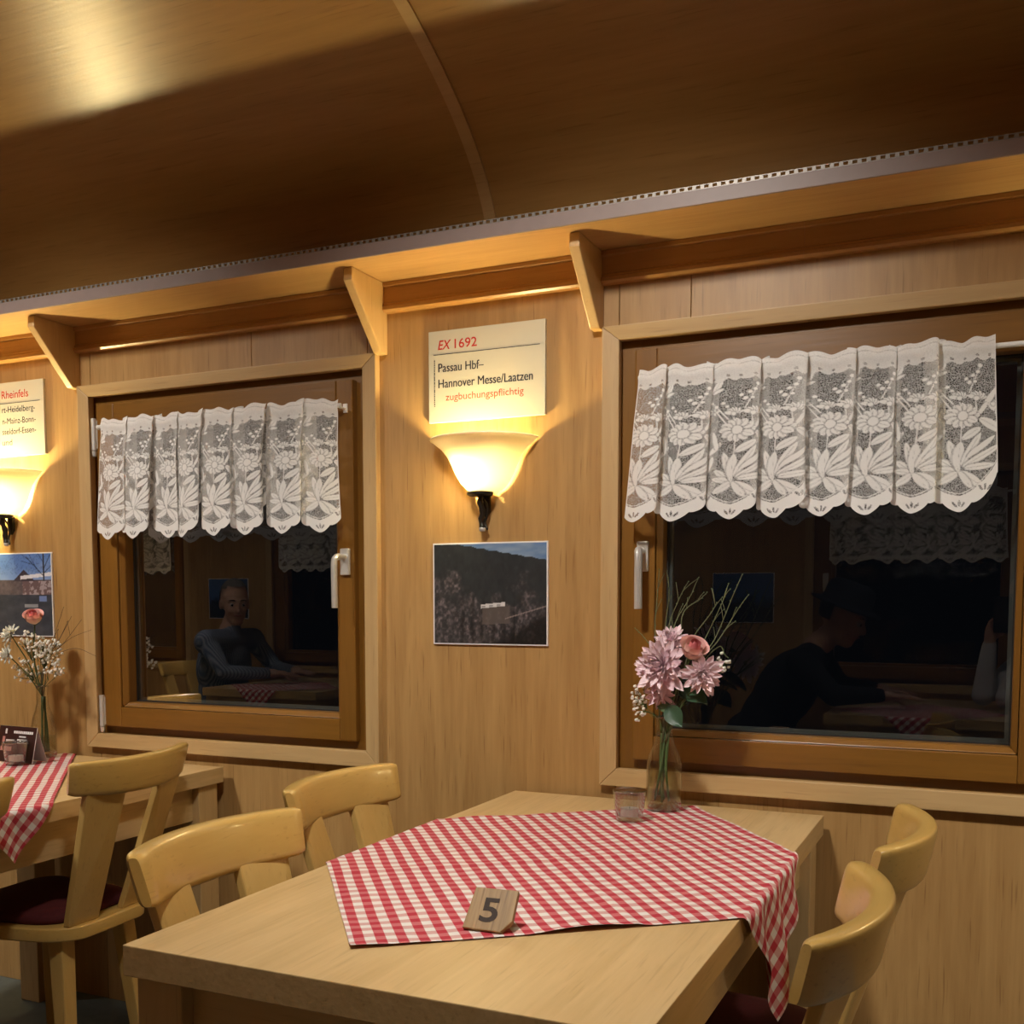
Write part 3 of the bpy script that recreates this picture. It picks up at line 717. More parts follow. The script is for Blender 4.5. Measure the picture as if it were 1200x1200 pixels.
d = MB(); k = 0.0
for w in (3, 2, 3, 2, 2, 3, 6, 9, 5, 3, 2, 7, 2, 3, 2, 3, 2, 3, 2):
    d.box(X0 + SW*0.050, X0 + SW*0.050 + 0.0022, YS - 0.0002, YS, ZT - SH*0.315 - (k + w)*0.0013, ZT - SH*0.315 - k*0.0013); k += w + 1.2
d.build('fine_print', M['black_ink'], s1)
s0 = make_sign(-2.7245, 'cream route sign with red word Rheinfels, cut off by the picture edge')
def L0(X): return X + 2.7245
text_on(s0, 'Rheinfels', L0(-2.632), ZT - SH*0.215, 0.110, 0.0235, M['red_ink'], YS, align='r', bold=0.003)
MB().box(L0(-2.87), L0(-2.585), YS - 0.0002, YS, ZT - SH*0.285, ZT - SH*0.278).build('rule', M['black_ink'], s0)
for txt, xe, fr, w in (('rt-Heidelberg-', -2.606, .405, .137), ('n-Mainz-Bonn-', -2.604, .560, .138), ('sseldorf-Essen-', -2.604, .70, .140), ('und', -2.704, .845, .042)):
    text_on(s0, txt, L0(xe), ZT - SH*fr, w, 0.0185, M['black_ink'], YS, align='r')

# ------------------------------------------------------------------ printed photographs
def attr_mat(name, rough=0.3):
    m, n, l, b = new_mat(name); a = n.new('ShaderNodeAttribute'); a.attribute_name = 'print'
    l.new(a.outputs['Color'], b.inputs['Base Color']); b.inputs['Roughness'].default_value = rough; return m
M['print'] = attr_mat('glossy_print', 0.45)
def vnoise(x, y, seed):
    g = np.random.default_rng(seed).random((64, 64)); xi = np.floor(x).astype(int); yi = np.floor(y).astype(int); fx, fy = x - xi, y - yi
    fx = fx*fx*(3-2*fx); fy = fy*fy*(3-2*fy)
    G = lambda i, j: g[i % 64, j % 64]
    return (G(xi, yi)*(1-fx) + G(xi+1, yi)*fx)*(1-fy) + (G(xi, yi+1)*(1-fx) + G(xi+1, yi+1)*fx)*fy
def fbm(x, y, s, o=4): return sum(vnoise(x*2**k, y*2**k, s+k) / 2**(k+1) for k in range(o)) / (1 - 0.5**o)
def mixc(a, b, t): return a*(1-t[..., None]) + np.array(b)*t[..., None]
def paint_valley(X, Y):
    """X 0..1 left to right, Y 0..1 bottom to top"""
    sky = mixc(np.zeros(X.shape + (3,)) + np.array((.10, .19, .36)), (.30, .38, .46), np.clip(fbm(X*5, Y*14, 3)*1.5 - .45, 0, 1))
    hill = 0.985 - 0.02*X - 0.60*np.clip(X - .22, 0, 1)*0.32 + 0.008*fbm(X*40, X*3, 9) + .012*np.sin(X*60)*.3
    n1 = fbm(X*34, Y*16, 21); n2 = np.clip(fbm(X*55, Y*38, 31)*1.9 - .45, 0, 1.2); n3 = fbm(X*7, Y*7, 41)
    conif = np.stack([.012 + .018*n1, .014 + .020*n1, .016 + .020*n1], -1)
    bare = np.stack([.035 + .19*n2**2, .028 + .155*n2**2, .030 + .155*n2**2], -1)
    t = np.clip((0.72 - 0.25*X - Y)*6 + (n3 - .5)*5, 0, 1) * np.clip(n1*2 - .35, 0, 1)
    forest = mixc(conif, (0, 0, 0), np.zeros(X.shape)); forest = forest*(1 - t[..., None]*.8) + bare*(t[..., None]*.8)
    dk = np.clip((X*0.9 - Y*1.3 - .38)*6, 0, 1); forest = forest*(1 - .85*dk[..., None])
    spruce = np.clip(np.sin(X*70 + 4*n3)*.5 + .4 - np.abs(Y - .18)*2.2, 0, 1)*(X > .2)*(X < .72); forest = forest*(1 - .8*spruce[..., None])
    c = np.where((Y > hill)[..., None], sky, forest)
    cl = (np.abs(X - .56) < .14 - .02) & (np.abs(Y - .29 - .05*(X-.5)) < .085); c = np.where(cl[..., None], c*.2 + np.array((.085, .068, .060)), c)
    for off, h in ((.385, .010), (.365, .006)):
        tr = (X > .43) & (X < .64) & (np.abs(Y - off - .12*(X - .43)) < h); c = np.where(tr[..., None], np.array((.62, .60, .60)), c)
    rd = (X > .64) & (np.abs(Y - .26 - .35*(X - .64)) < .006); c = np.where(rd[..., None], np.array((.22, .18, .17)), c)
    return c
def seg_np(X, Y, a, b):
    dx, dy = b[0]-a[0], b[1]-a[1]; t = np.clip(((X-a[0])*dx + (Y-a[1])*dy)/(dx*dx+dy*dy), 0, 1); return np.hypot(X-a[0]-t*dx, Y-a[1]-t*dy)
def paint_bridge(X, Y):
    sky = mixc(np.zeros(X.shape + (3,)) + np.array((.12, .22, .50)), (.45, .55, .72), np.clip(.9 - Y + fbm(X*4, Y*6, 5)*.5 - .2, 0, 1))
    n = fbm(X*30, Y*26, 51); n2 = fbm(X*12, Y*18, 57)
    c = sky.copy()
    low = Y < .68; c = np.where(low[..., None], np.stack([.07+.10*n, .055+.075*n, .06+.075*n], -1), c)
    roof = (Y < .80 - .9*np.abs(X - .62)) & (Y > .66); c = np.where(roof[..., None], np.array((.06, .045, .055)), c)
    br = (np.abs(Y - .715 - .10*(X - .7)) < .022) & (X > .57); c = np.where(br[..., None], np.stack([.62+.2*n, .60+.2*n, .62+.2*n], -1), c)
    fac = (Y > .50) & (Y < .66) & (X > .6); c = np.where(fac[..., None], np.stack([.16+.22*(n > .55), .10+.2*(n > .55), .10+.2*(n > .55)], -1), c)
    dark = (Y < .50); c = np.where(dark[..., None], np.stack([.03+.05*n2, .032+.05*n2, .04+.06*n2], -1), c)
    bl = (np.abs(X - .87) < .05) & (np.abs(Y - .45) < .03); c = np.where(bl[..., None], np.array((.18, .24, .45)), c)
    st = (np.abs(Y - .37) < .02) & (X > .62) & (X < .8); c = np.where(st[..., None], np.array((.30, .29, .30)), c)
    trunk = (np.abs(X - .888) < .010) & (Y > .66); c = np.where(trunk[..., None], np.array((.03, .03, .035)), c)
    for a, b, w in (((.888, .72), (.66, .95), .006), ((.888, .80), (.98, .97), .006), ((.74, .86), (.60, .90), .004), ((.80, .80), (.70, .98), .004), ((.888, .75), (.99, .84), .005), ((.888, .88), (.82, .99), .004), ((.70, .91), (.58, .99), .003)):
        c = np.where((seg_np(X, Y, a, b) < w)[..., None], c*.25, c)
    br2 = np.clip(fbm(X*70, Y*60, 71)*2 - 1.05, 0, 1)*(Y > .74); c = c*(1 - .7*br2[..., None])
    return c
def paint_blue(X, Y):
    n = fbm(X*12, Y*10, 81)
    c = mixc(np.zeros(X.shape + (3,)) + np.array((.06, .14, .34)), (.02, .03, .05), np.clip((.55 - Y)*5 + n*2 - 1, 0, 1)); return c
def make_photo(x0, x1, z0, z1, paint, label, wy=0.0, rz=0.0, nx=150, nz=122):
    p = empty('framed_photo', ((x0 + x1)/2, wy, 0), rz); tag(p, label, 'photo', 'photographs on the walls')
    h = (x1 - x0)/2
    MB().box(-h, h, -0.006, -0.0003, z0, z1).build('mount', M['white_ink'], p, bevel=0.0006, seg=1)
    b = 0.0035; xs = np.linspace(-h + b, h - b, nx); zs = np.linspace(z0 + b, z1 - b, nz)
    XX, ZZ = np.meshgrid(xs, zs); c = paint((XX + h)/(2*h), (ZZ - z0)/(z1 - z0))
    V = np.stack([XX, np.full(XX.shape, -0.0064), ZZ], -1).reshape(-1, 3)
    i = (np.arange(nz-1)[:, None]*nx + np.arange(nx-1)[None, :]).ravel(); F = np.stack([i, i+1, i+nx+1, i+nx], -1)
    me = bpy.data.meshes.new('print'); me.from_pydata(V.tolist(), [], F.tolist())
    a = me.color_attributes.new('print', 'FLOAT_COLOR', 'POINT'); a.data.foreach_set('color', np.concatenate([np.clip(c, 0, 1), np.ones(c.shape[:2] + (1,))], -1).reshape(-1).astype(np.float32))
    me.materials.append(M['print']); o = bpy.data.objects.new('print', me); COL.objects.link(o); o.parent = p; return p
make_photo(-1.271, -0.963, 1.0845, 1.3330, paint_valley, 'photo of a wooded valley with a small white train, below the wall lamp')
make_photo(-2.868, -2.562, 1.0845, 1.3370, paint_bridge, 'photo of a train on a bridge under blue sky, behind the rose')
make_photo(-1.298, -0.992, 1.085, 1.333, paint_blue, 'bluish photo on the opposite wall, mirrored beside the person with a hat', -W, PI, 30, 24)
make_photo(-4.498, -4.192, 1.085, 1.333, paint_blue, 'bluish photo on the opposite wall, mirrored behind the head of the man', -W, PI, 30, 24)

# ------------------------------------------------------------------ tables
TZ = 0.737; TT = 0.042
def make_table(x0, x1, y0, y1, label):
    t = empty('dining_table', ((x0+x1)/2, (y0+y1)/2, 0)); tag(t, label, 'table', 'wooden dining tables')
    hx, hy = (x1-x0)/2, (y1-y0)/2
    MB().box(-hx, hx, -hy, hy, TZ - TT, TZ).build('table_top', M['table_y'], t, bevel=0.0015)
    l = 0.075; i = 0.012
    for sx in (-1, 1):
        for sy in (-1, 1):
            a, b = sorted((sx*(hx - i), sx*(hx - i - l))); c, d = sorted((sy*(hy - i), sy*(hy - i - l)))
            MB().box(a, b, c, d, 0.0, TZ - TT - 0.0003).build('leg', M['table_z'], t, bevel=0.003)
    za, zb = TZ - TT - 0.095, TZ - TT - 0.0003; k = i + 0.022
    for sy in (-1, 1):
        c, d = sorted((sy*(hy - k), sy*(hy - k - 0.02))); MB().box(-hx + i + l, hx - i - l, c, d, za, zb).build('apron', M['table_x'], t, bevel=0.001)
    for sx in (-1, 1):
        a, b = sorted((sx*(hx - k), sx*(hx - k - 0.02))); MB().box(a, b, -hy + i + l, hy - i - l, za, zb).build('apron', M['table_y'], t, bevel=0.001)
    return t
T1R = (-1.038, -0.318, -1.293, -0.028)
make_table(*T1R, 'wooden dining table with checked cloth and block number 5, largest in view')
T0R = (-2.638, -1.918, -1.293, -0.028)
make_table(*T0R, 'wooden dining table at the picture edge, carrying the dark folded menu card')
TOR = (-0.620, 0.100, -2.855, -1.985)
make_table(*TOR, 'wooden table by the opposite wall, mirrored in the window, person with hat seated at it')
TOL = (-3.80, -3.08, -2.855, -1.985)
make_table(*TOL, 'wooden table by the opposite wall, mirrored before the man in striped shirt')

# ------------------------------------------------------------------ checked cloths
def gingham():
    m, n, l, b = new_mat('red_white_gingham')
    uv = n.new('ShaderNodeUVMap'); sp = n.new('ShaderNodeSeparateXYZ'); l.new(uv.outputs[0], sp.inputs[0])
    def stripe(out):
        k = n.new('ShaderNodeMath'); k.operation = 'MULTIPLY'; k.inputs[1].default_value = 1/0.0285; l.new(out, k.inputs[0])
        f = n.new('ShaderNodeMath'); f.operation = 'FRACT'; l.new(k.outputs[0], f.inputs[0])
        p = n.new('ShaderNodeMath'); p.operation = 'PINGPONG'; p.inputs[1].default_value = 0.5; l.new(f.outputs[0], p.inputs[0])
        r = n.new('ShaderNodeMapRange'); r.inputs[1].default_value = 0.235; r.inputs[2].default_value = 0.265; l.new(p.outputs[0], r.inputs[0]); return r.outputs[0]
    sv, su = stripe(sp.outputs[0]), stripe(sp.outputs[1])
    m1 = n.new('ShaderNodeMix'); m1.data_type = 'RGBA'; m1.inputs[6].default_value = (0.80, 0.75, 0.70, 1); m1.inputs[7].default_value = (0.66, 0.40, 0.37, 1); l.new(su, m1.inputs[0])
    m2 = n.new('ShaderNodeMix'); m2.data_type = 'RGBA'; m2.inputs[6].default_value = (0.60, 0.16, 0.17, 1); m2.inputs[7].default_value = (0.48, 0.045, 0.065, 1); l.new(su, m2.inputs[0])
    m3 = n.new('ShaderNodeMix'); m3.data_type = 'RGBA'; l.new(sv, m3.inputs[0]); l.new(m1.outputs[2], m3.inputs[6]); l.new(m2.outputs[2], m3.inputs[7])
    nz = n.new('ShaderNodeTexNoise'); nz.inputs['Scale'].default_value = 1400; l.new(uv.outputs[0], nz.inputs['Vector'])
    m4 = n.new('ShaderNodeMix'); m4.data_type = 'RGBA'; m4.blend_type = 'MULTIPLY'; m4.inputs[0].default_value = 0.25; l.new(m3.outputs[2], m4.inputs[6]); l.new(nz.outputs['Fac'], m4.inputs[7])
    l.new(m4.outputs[2], b.inputs['Base Color']); b.inputs['Roughness'].default_value = 0.9; b.inputs['Specular IOR Level'].default_value = 0.15
    bp = n.new('ShaderNodeBump'); bp.inputs['Strength'].default_value = 0.25; bp.inputs['Distance'].default_value = 0.001
    n5 = n.new('ShaderNodeTexNoise'); n5.inputs['Scale'].default_value = 90; n5.inputs['Detail'].default_value = 3; l.new(uv.outputs[0], n5.inputs['Vector'])
    l.new(n5.outputs['Fac'], bp.inputs['Height']); l.new(bp.outputs[0], b.inputs['Normal'])
    return m
M['gingham'] = gingham()
def fold_over(d):
    r = 0.010
    if d <= 0: return 0.0, 0.0
    if d < r*PI/2: a = d/r; return r*math.sin(a), r*(1-math.cos(a))
    return r, r + (d - r*PI/2)
def make_cloth(rect, B, ang, L, label, N=90, seed=0, L1=None):
    L1 = L1 or L
    x0, x1, y0, y1 = rect
    e1 = Vector((math.cos(ang), math.sin(ang))); e2 = Vector((-math.sin(ang), math.cos(ang)))
    V = []; UV = []
    for j in range(N):
        for i in range(N):
            s, t = L1*i/(N-1), L*j/(N-1)
            p = Vector(B) + e1*s + e2*t; x, y = p
            # drawn slightly aslant, creased
            ed = min(s, t, L1-s, L-t); wv = math.sin(s*41 + seed)*math.sin(t*33 + 1.3*seed)
            z = 0.0012 + 0.0011*(1 + wv) + 0.0016*max(0, math.sin((s + t)*24 + seed))*math.exp(-ed*30)
            z += 0.0042*math.exp(-((s - L*0.5)/0.006)**2)*0.5 + 0.0042*math.exp(-((t - L*0.5)/0.006)**2)*0.5
            if t < 0.02: z += 0.005*max(0, math.sin(s*17 + 2.2 + seed))*(1 - t/0.02)
            dx = dz = dy = 0.0; over = 0.0
            if x > x1 - 0.001: over = x - x1 + 0.001; sg = 1; base = x1 - 0.001
            elif x < x0 + 0.001: over = x0 + 0.001 - x; sg = -1; base = x0 + 0.001
            if over > 0:
                ox, oz = fold_over(over)
                rip = 0.010*math.sin(y*48 + 1.0)*min(1, over/0.10) + 0.016*min(1, over/0.15)
                X = base + sg*(ox + max(rip, -0.002) + 0.002); Yy = y - 0.0*over; Z = TZ + 0.0035 - oz
                # gathers towards the middle of the hanging corner
                x, y, zz = X, Yy, Z
            elif y < y0 + 0.001:
                over = y0 + 0.001 - y; ox, oz = fold_over(over); y = y0 + 0.001 - ox - 0.003; zz = TZ + 0.0035 - oz
            elif y > y1 - 0.001:
                over = y - y1 + 0.001; ox, oz = fold_over(over); y = y1 - 0.001 + ox + 0.003; zz = TZ + 0.0035 - oz
            else: zz = TZ + z
            V.append((x, y, zz)); UV.append((s, t))
    F = [(j*N+i, j*N+i+1, (j+1)*N+i+1, (j+1)*N+i) for j in range(N-1) for i in range(N-1)]
    me = bpy.data.meshes.new('tablecloth'); me.from_pydata(V, [], F)
    u = me.uv_layers.new(name='UVMap')
    u.data.foreach_set('uv', np.array([UV[k] for f in F for k in f], np.float32).ravel())
    me.polygons.foreach_set('use_smooth', [True]*len(F)); me.materials.append(M['gingham'])
    o = bpy.data.objects.new('tablecloth', me); COL.objects.link(o); tag(o, label, 'tablecloth', 'red and white checked cloths'); return o
CA1 = math.atan2(0.341, 0.435)
make_cloth(T1R, (-0.752, -1.185), CA1, 0.79, 'red and white checked cloth under the block number 5, corner hanging over the table side', L1=0.825)
make_cloth(T0R, (-2.165, -1.075), 0.757, 1.0, 'red and white checked cloth under the dark folded menu card', seed=2, L1=0.50)
make_cloth(TOR, (-0.26, -2.56), PI/4, 0.50, 'red and white checked cloth below the raised arms holding a phone, mirrored in the window', N=40, seed=1)
make_cloth(TOL, (-3.44, -2.56), PI/4, 0.50, 'red and white checked cloth mirrored in the far window before the man in striped shirt', N=40, seed=3)
# ------------------------------------------------------------------ chairs
def rounded_rect(hx, hy, r, n=6):
    P = []
    for cx, cy, a0 in ((hx-r, hy-r, 0), (-hx+r, hy-r, 90), (-hx+r, -hy+r, 180), (hx-r, -hy+r, 270)):
        for k in range(n+1): a = math.radians(a0 + 90*k/n); P.append((cx + r*math.cos(a), cy + r*math.sin(a)))
    return P
SEATZ = 0.445
def chair_meshes():
    out = []
    seat = MB().prism([(x - 0.030, y*(1.0 - 0.24*min(1, max(0, (0.12 - x)/0.3)))) for x, y in rounded_rect(0.195, 0.195, 0.085, 8)], 'z', SEATZ - 0.034, SEATZ)
    out.append(('seat', seat.mesh('seat', M['chair'], bevel=0.009, smooth=35, seg=3)))
    c = MB(); rr = rounded_rect(0.165, 0.172, 0.07, 8); lay = [(0.97, 0.0003), (1.0, 0.006), (1.0, 0.014), (0.94, 0.024), (0.75, 0.030), (0.4, 0.033)]
    n = len(rr); vs = [(x*k - 0.014, y*k*(1.0 - 0.22*min(1, max(0, (0.12 - x)/0.3))), SEATZ + z) for k, z in lay for x, y in rr]
    fs = [(i*n+k, i*n+(k+1) % n, (i+1)*n+(k+1) % n, (i+1)*n+k) for i in range(len(lay)-1) for k in range(n)] + [tuple(range((len(lay)-1)*n, len(lay)*n)), tuple(range(n-1, -1, -1))]
    c.add(vs, fs); out.append(('cushion', c.mesh('cushion', M['cushion'], smooth=0)))
    for sx in (-1, 1):
        for sy in (-1, 1):
            tx, ty, bx, by = sx*0.125 - 0.03, sy*(0.125 if sx > 0 else 0.10), sx*0.165 - 0.03, sy*(0.165 if sx > 0 else 0.13)
            a, b = 0.021, 0.015
            lg = MB().hexa([(bx-b, by-b, 0), (bx+b, by-b, 0), (bx+b, by+b, 0), (bx-b, by+b, 0)], [(tx-a, ty-a, SEATZ-.0345), (tx+a, ty-a, SEATZ-.0345), (tx+a, ty+a, SEATZ-.0345), (tx-a, ty+a, SEATZ-.0345)])
            out.append(('leg', lg.mesh('leg', M['chair_z'], bevel=0.004)))
    # two broad splayed slats
    xb, xt, zt = -0.203, -0.316, 0.775
    for sy in (-1, 1):
        yb0, yb1 = sy*0.040, sy*0.128; yt0, yt1 = sy*0.058, sy*0.158
        th = 0.009
        xo = -0.022
        sl = MB().hexa([(xb-th, yb0, SEATZ+.0003), (xb+th, yb0, SEATZ+.0003), (xb+th+.006, yb1, SEATZ+.0003), (xb-th+.006, yb1, SEATZ+.0003)],
                       [(xt-th, yt0, zt), (xt+th, yt0, zt), (xt+th-xo, yt1, zt), (xt-th-xo, yt1, zt)])
        out.append(('slat', sl.mesh('slat', M['chair_z'], bevel=0.003)))
    # curved top rail
    mb = MB(); nA = 44; cs = []
    for k in range(20):
        a = 2*PI*k/20; ca, sa = math.cos(a), math.sin(a)
        cs.append((0.0165*math.copysign(abs(ca)**0.55, ca), 0.043*math.copysign(abs(sa)**0.32, sa)))
    H2 = 0.189; sag = 0.055; R = (H2*H2 + sag*sag)/(2*sag); A = math.asin(H2/R)
    vs = []; nC = len(cs)
    for i in range(nA+1):
        f = i/nA; f = f if 0 < i < nA else f; a = -A + 2*A*f
        cx, cy = -0.276 - sag + R*(1 - math.cos(a)), R*math.sin(a)
        nx, ny = math.cos(a), -math.sin(a)           # towards the sitter
        e = min(f, 1-f)*nA
        kk = {0: 0.45, 1: 0.82, 2: .96}.get(int(round(e)), 1.0); kz = {0: 0.90, 1: 0.97, 2: .99}.get(int(round(e)), 1.0)
        tap = 1 - 0.10*abs(a/A)**2
        for (p, q) in cs:
            til = -0.22*q; vs.append((cx + nx*(p*kk + til), cy + ny*(p*kk + til), 0.797 + q*kz*tap + 0.004*abs(a/A)**2))
    fs = [(i*nC+k, i*nC+(k+1) % nC, (i+1)*nC+(k+1) % nC, (i+1)*nC+k) for i in range(nA) for k in range(nC)] + [tuple(range(nC-1, -1, -1)), tuple(nA*nC+k for k in range(nC))]
    mb.add(vs, fs); out.append(('top_rail', mb.mesh('top_rail', M['chair'], smooth=50)))
    return out
CH = chair_meshes()
def chair(x, y, rz, label):
    c = empty('dining_chair', (x, y, 0), rz); tag(c, label, 'chair', 'wooden chairs with curved backs')
    for nm, me in CH: inst(me, nm, c)
    return c
CHAIRS = [(-0.450, -1.030, PI, 'wooden chair nearest the camera, tucked at the side where the checked cloth hangs'),
          (-0.425, -0.565, PI, 'wooden chair by the wall on the side where the checked cloth hangs'),
          (-0.792, -1.038, 0.0, 'wooden chair tucked at the table corner opposite the hanging cloth, nearer the camera'),
          (-0.900, -0.535, 0.0, 'wooden chair close to the wall below the window, opposite the hanging cloth'),
          (-2.120, -0.470, PI + 0.06, 'wooden chair showing its dark red cushion and leg, below the menu card table'),
          (-2.085, -1.010, PI, 'wooden chair at the picture edge, only the tip of its back rail in view'),
          (-2.500, -0.60, 0.0, 'wooden chair on the far side of the table with the menu card, mostly hidden')]
for c in CHAIRS: chair(*c)
# ------------------------------------------------------------------ vases, flowers
M['petal_mum'] = plain('pale_pink_petal', (0.88, 0.70, 0.74), 0.6, noise=0.12, nscale=60)
M['petal_mum2'] = plain('lilac_pink_petal', (0.80, 0.60, 0.66), 0.6, noise=0.12, nscale=60)
M['petal_white'] = plain('white_petal', (0.80, 0.80, 0.74), 0.6)
M['stem'] = plain('green_stem', (0.10, 0.16, 0.05), 0.5, noise=0.2)
M['stem_dark'] = plain('dark_green_stem', (0.05, 0.075, 0.025), 0.5, noise=0.2)
M['twig'] = plain('olive_twig', (0.16, 0.17, 0.085), 0.6, noise=0.3, nscale=200)
M['twig_brown'] = plain('brown_twig', (0.075, 0.05, 0.028), 0.6, noise=0.3, nscale=200)
M['leaf'] = plain('rose_leaf', (0.045, 0.095, 0.05), 0.4, noise=0.2, nscale=50)
M['leaf_pale'] = plain('pale_leaf', (0.11, 0.17, 0.07), 0.4, noise=0.2, nscale=50)
M['blossom'] = plain('gypsophila_white', (0.82, 0.82, 0.76), 0.6)
def rose_mat(name, lo, hi):
    m, n, l, b = new_mat(name); a = n.new('ShaderNodeAttribute'); a.attribute_name = 'tipness'
    r = n.new('ShaderNodeValToRGB'); r.color_ramp.elements[0].color = (*lo, 1); r.color_ramp.elements[1].color = (*hi, 1)
    l.new(a.outputs['Fac'], r.inputs[0]); l.new(r.outputs[0], b.inputs['Base Color']); b.inputs['Roughness'].default_value = 0.55; return m
M['rose_out'] = rose_mat('cream_pink_rose', (0.86, 0.75, 0.60), (0.80, 0.42, 0.40))
M['rose_in'] = rose_mat('deep_pink_rose', (0.80, 0.48, 0.42), (0.68, 0.17, 0.19))

def bottle(name, x, y, z, prof, water_z, label, cat):
    v = empty(name, (x, y, z)); tag(v, label, cat)
    MB().lathe(prof, 40).build('glass', M['glass'], v, smooth=60)
    pr = [(max(0, r - 0.003), zz) for r, zz in prof if zz <= water_z and zz > 0.003]
    MB().lathe([(0.0, 0.006)] + [(r, max(zz, 0.006)) for r, zz in pr] + [(pr[-1][0], water_z), (0.0, water_z)], 32).build('water', M['water'], v, smooth=40)
    rim = prof[-1]
    MB().lathe([(rim[0] + .0008, rim[1] - .003), (rim[0] + .0012, rim[1]), (rim[0] - .0006, rim[1] + .0012), (rim[0] - .002, rim[1])], 32).build('rim', M['glass_rim'], v, smooth=0)
    MB().lathe([(0.0, 0.0004), (prof[1][0]*0.96, 0.0004), (prof[1][0]*0.98, 0.004), (0.0, 0.006)], 32).build('base', M['glass'], v, smooth=40)
    return v
VP = Vector((-0.640, -0.128, TZ + 0.0062))
bottle('glass_bottle', VP.x, VP.y, VP.z, [(0.0, 0.0), (0.0335, 0.0), (0.0375, 0.005), (0.0380, 0.03), (0.0380, 0.092), (0.0355, 0.110), (0.029, 0.128), (0.0215, 0.144), (0.0180, 0.158), (0.0175, 0.175), (0.0185, 0.200)],
       0.085, 'clear glass bottle half filled with water holding the pink flowers', 'bottle')
VL = Vector((-2.490, -0.120, TZ + 0.0062))
bottle('glass_vase', VL.x, VL.y, VL.z, [(0.0, 0.0), (0.030, 0.0), (0.034, 0.005), (0.035, 0.03), (0.034, 0.085), (0.0285, 0.115), (0.021, 0.135), (0.016, 0.155), (0.0155, 0.185), (0.018, 0.205)],
       0.06, 'slim clear glass vase beside the folded menu card', 'vase')

def petal_mesh(L, Wd, cup, name, mat, nl=5, tipc=0.0):
    vs = []; fs = []; tips = []
    for i in range(nl + 1):
        t = i/nl; w = Wd*(math.sin(PI*min(1, t*0.80 + 0.10))**0.8)*(1.0 if t < 1 else 0.25)
        zc = cup*L*(t*t)*0.6
        for s in (-1, 0, 1): vs.append((L*t, s*w, zc + (abs(s)*Wd*0.55 if t > 0.05 else 0)))
    for i in range(nl):
        for k in range(2): fs.append((i*3+k, i*3+k+1, (i+1)*3+k+1, (i+1)*3+k))
    return MB().add(vs, fs).mesh(name, mat, smooth=0)
def frame_to(d, roll=0.0):
    """matrix whose local z looks along d"""
    d = Vector(d).normalized(); return d.to_track_quat('Z', 'Y').to_matrix().to_4x4() @ Matrix.Rotation(roll, 4, 'Z')
def stem_pts(a, b, sag=0.01, n=6):
    a, b = Vector(a), Vector(b); mid = (a + b)/2 + Vector((random.uniform(-sag, sag), random.uniform(-sag, sag), 0)); return catmull([a, mid, b], n)
PM1 = petal_mesh(0.030, 0.0045, 0.35, 'petal', M['petal_mum']); PM2 = petal_mesh(0.026, 0.0050, 0.35, 'petal', M['petal_mum2']); PMW = petal_mesh(0.024, 0.0050, 0.3, 'petal', M['petal_white'])
def mum(c, face, foot, r, n, label, meshes, group, spread=108, stem='stem'):
    c = Vector(c); f = empty('chrysanthemum', c); tag(f, label, 'flower', group)
    Mx = frame_to(face); sc = r/0.030
    for k in range(n):
        t = (k + 0.5)/n; th = math.radians(6 + spread*t**0.75); ph = k*2.39996 + random.uniform(-.25, .25)
        d = Vector((math.sin(th)*math.cos(ph), math.sin(th)*math.sin(ph), math.cos(th)))
        # local x of the petal = d, local z leans to the flower axis
        x = d; zz = (Vector((0, 0, 1)) - x*x.z); zz = zz.normalized() if zz.length > 1e-3 else Vector((1, 0, 0)); y = zz.cross(x)
        R = Matrix((x, y, zz)).transposed().to_4x4()
        s = sc*(0.62 + 0.48*t + random.uniform(-.14, .16))
        inst(meshes[k % len(meshes)], 'petal', f, Mx @ Matrix.Translation(d*0.003) @ R @ Matrix.Diagonal((s, s*(0.9 + .3*random.random()), s, 1)))
    MB().ball((0, 0, 0), 0.0045*sc, 8, 6).build('calyx', M[stem], f, smooth=0)
    MB().tube([Vector(p) - c for p in stem_pts(c, foot)], 0.0016, 6).build('stem', M[stem], f, smooth=0)
    return f
def rose_petal(r, h, span, flare, a0, tilt, mat):
    vs = []; tip = []; nu, nv = 9, 8
    for j in range(nv+1):
        v = j/nv
        for i in range(nu+1):
            u = -1 + 2*i/nu
            half = math.radians(span)/2*(0.45 + 0.75*math.sin(PI*min(1, v*0.62 + 0.12)))
            a = a0 + u*half
            rr = r*(0.25 + 0.85*math.sin(PI/2*min(1, v*1.5)))*(1 - tilt*v*v) + flare*max(0, v - 0.62)**1.5*2.2
            z = h*(v - 0.10*v*abs(u)**3) - flare*0.5*max(0, v - 0.75)
            vs.append((rr*math.cos(a), rr*math.sin(a), z)); tip.append(min(1, v**1.6 + 0.15*abs(u)))
    fs = [(j*(nu+1)+i, j*(nu+1)+i+1, (j+1)*(nu+1)+i+1, (j+1)*(nu+1)+i) for j in range(nv) for i in range(nu)]
    me = bpy.data.meshes.new('petal'); me.from_pydata(vs, [], fs); at = me.attributes.new('tipness', 'FLOAT', 'POINT'); at.data.foreach_set('value', tip)
    me.polygons.foreach_set('use_smooth', [True]*len(fs)); me.materials.append(mat); return me
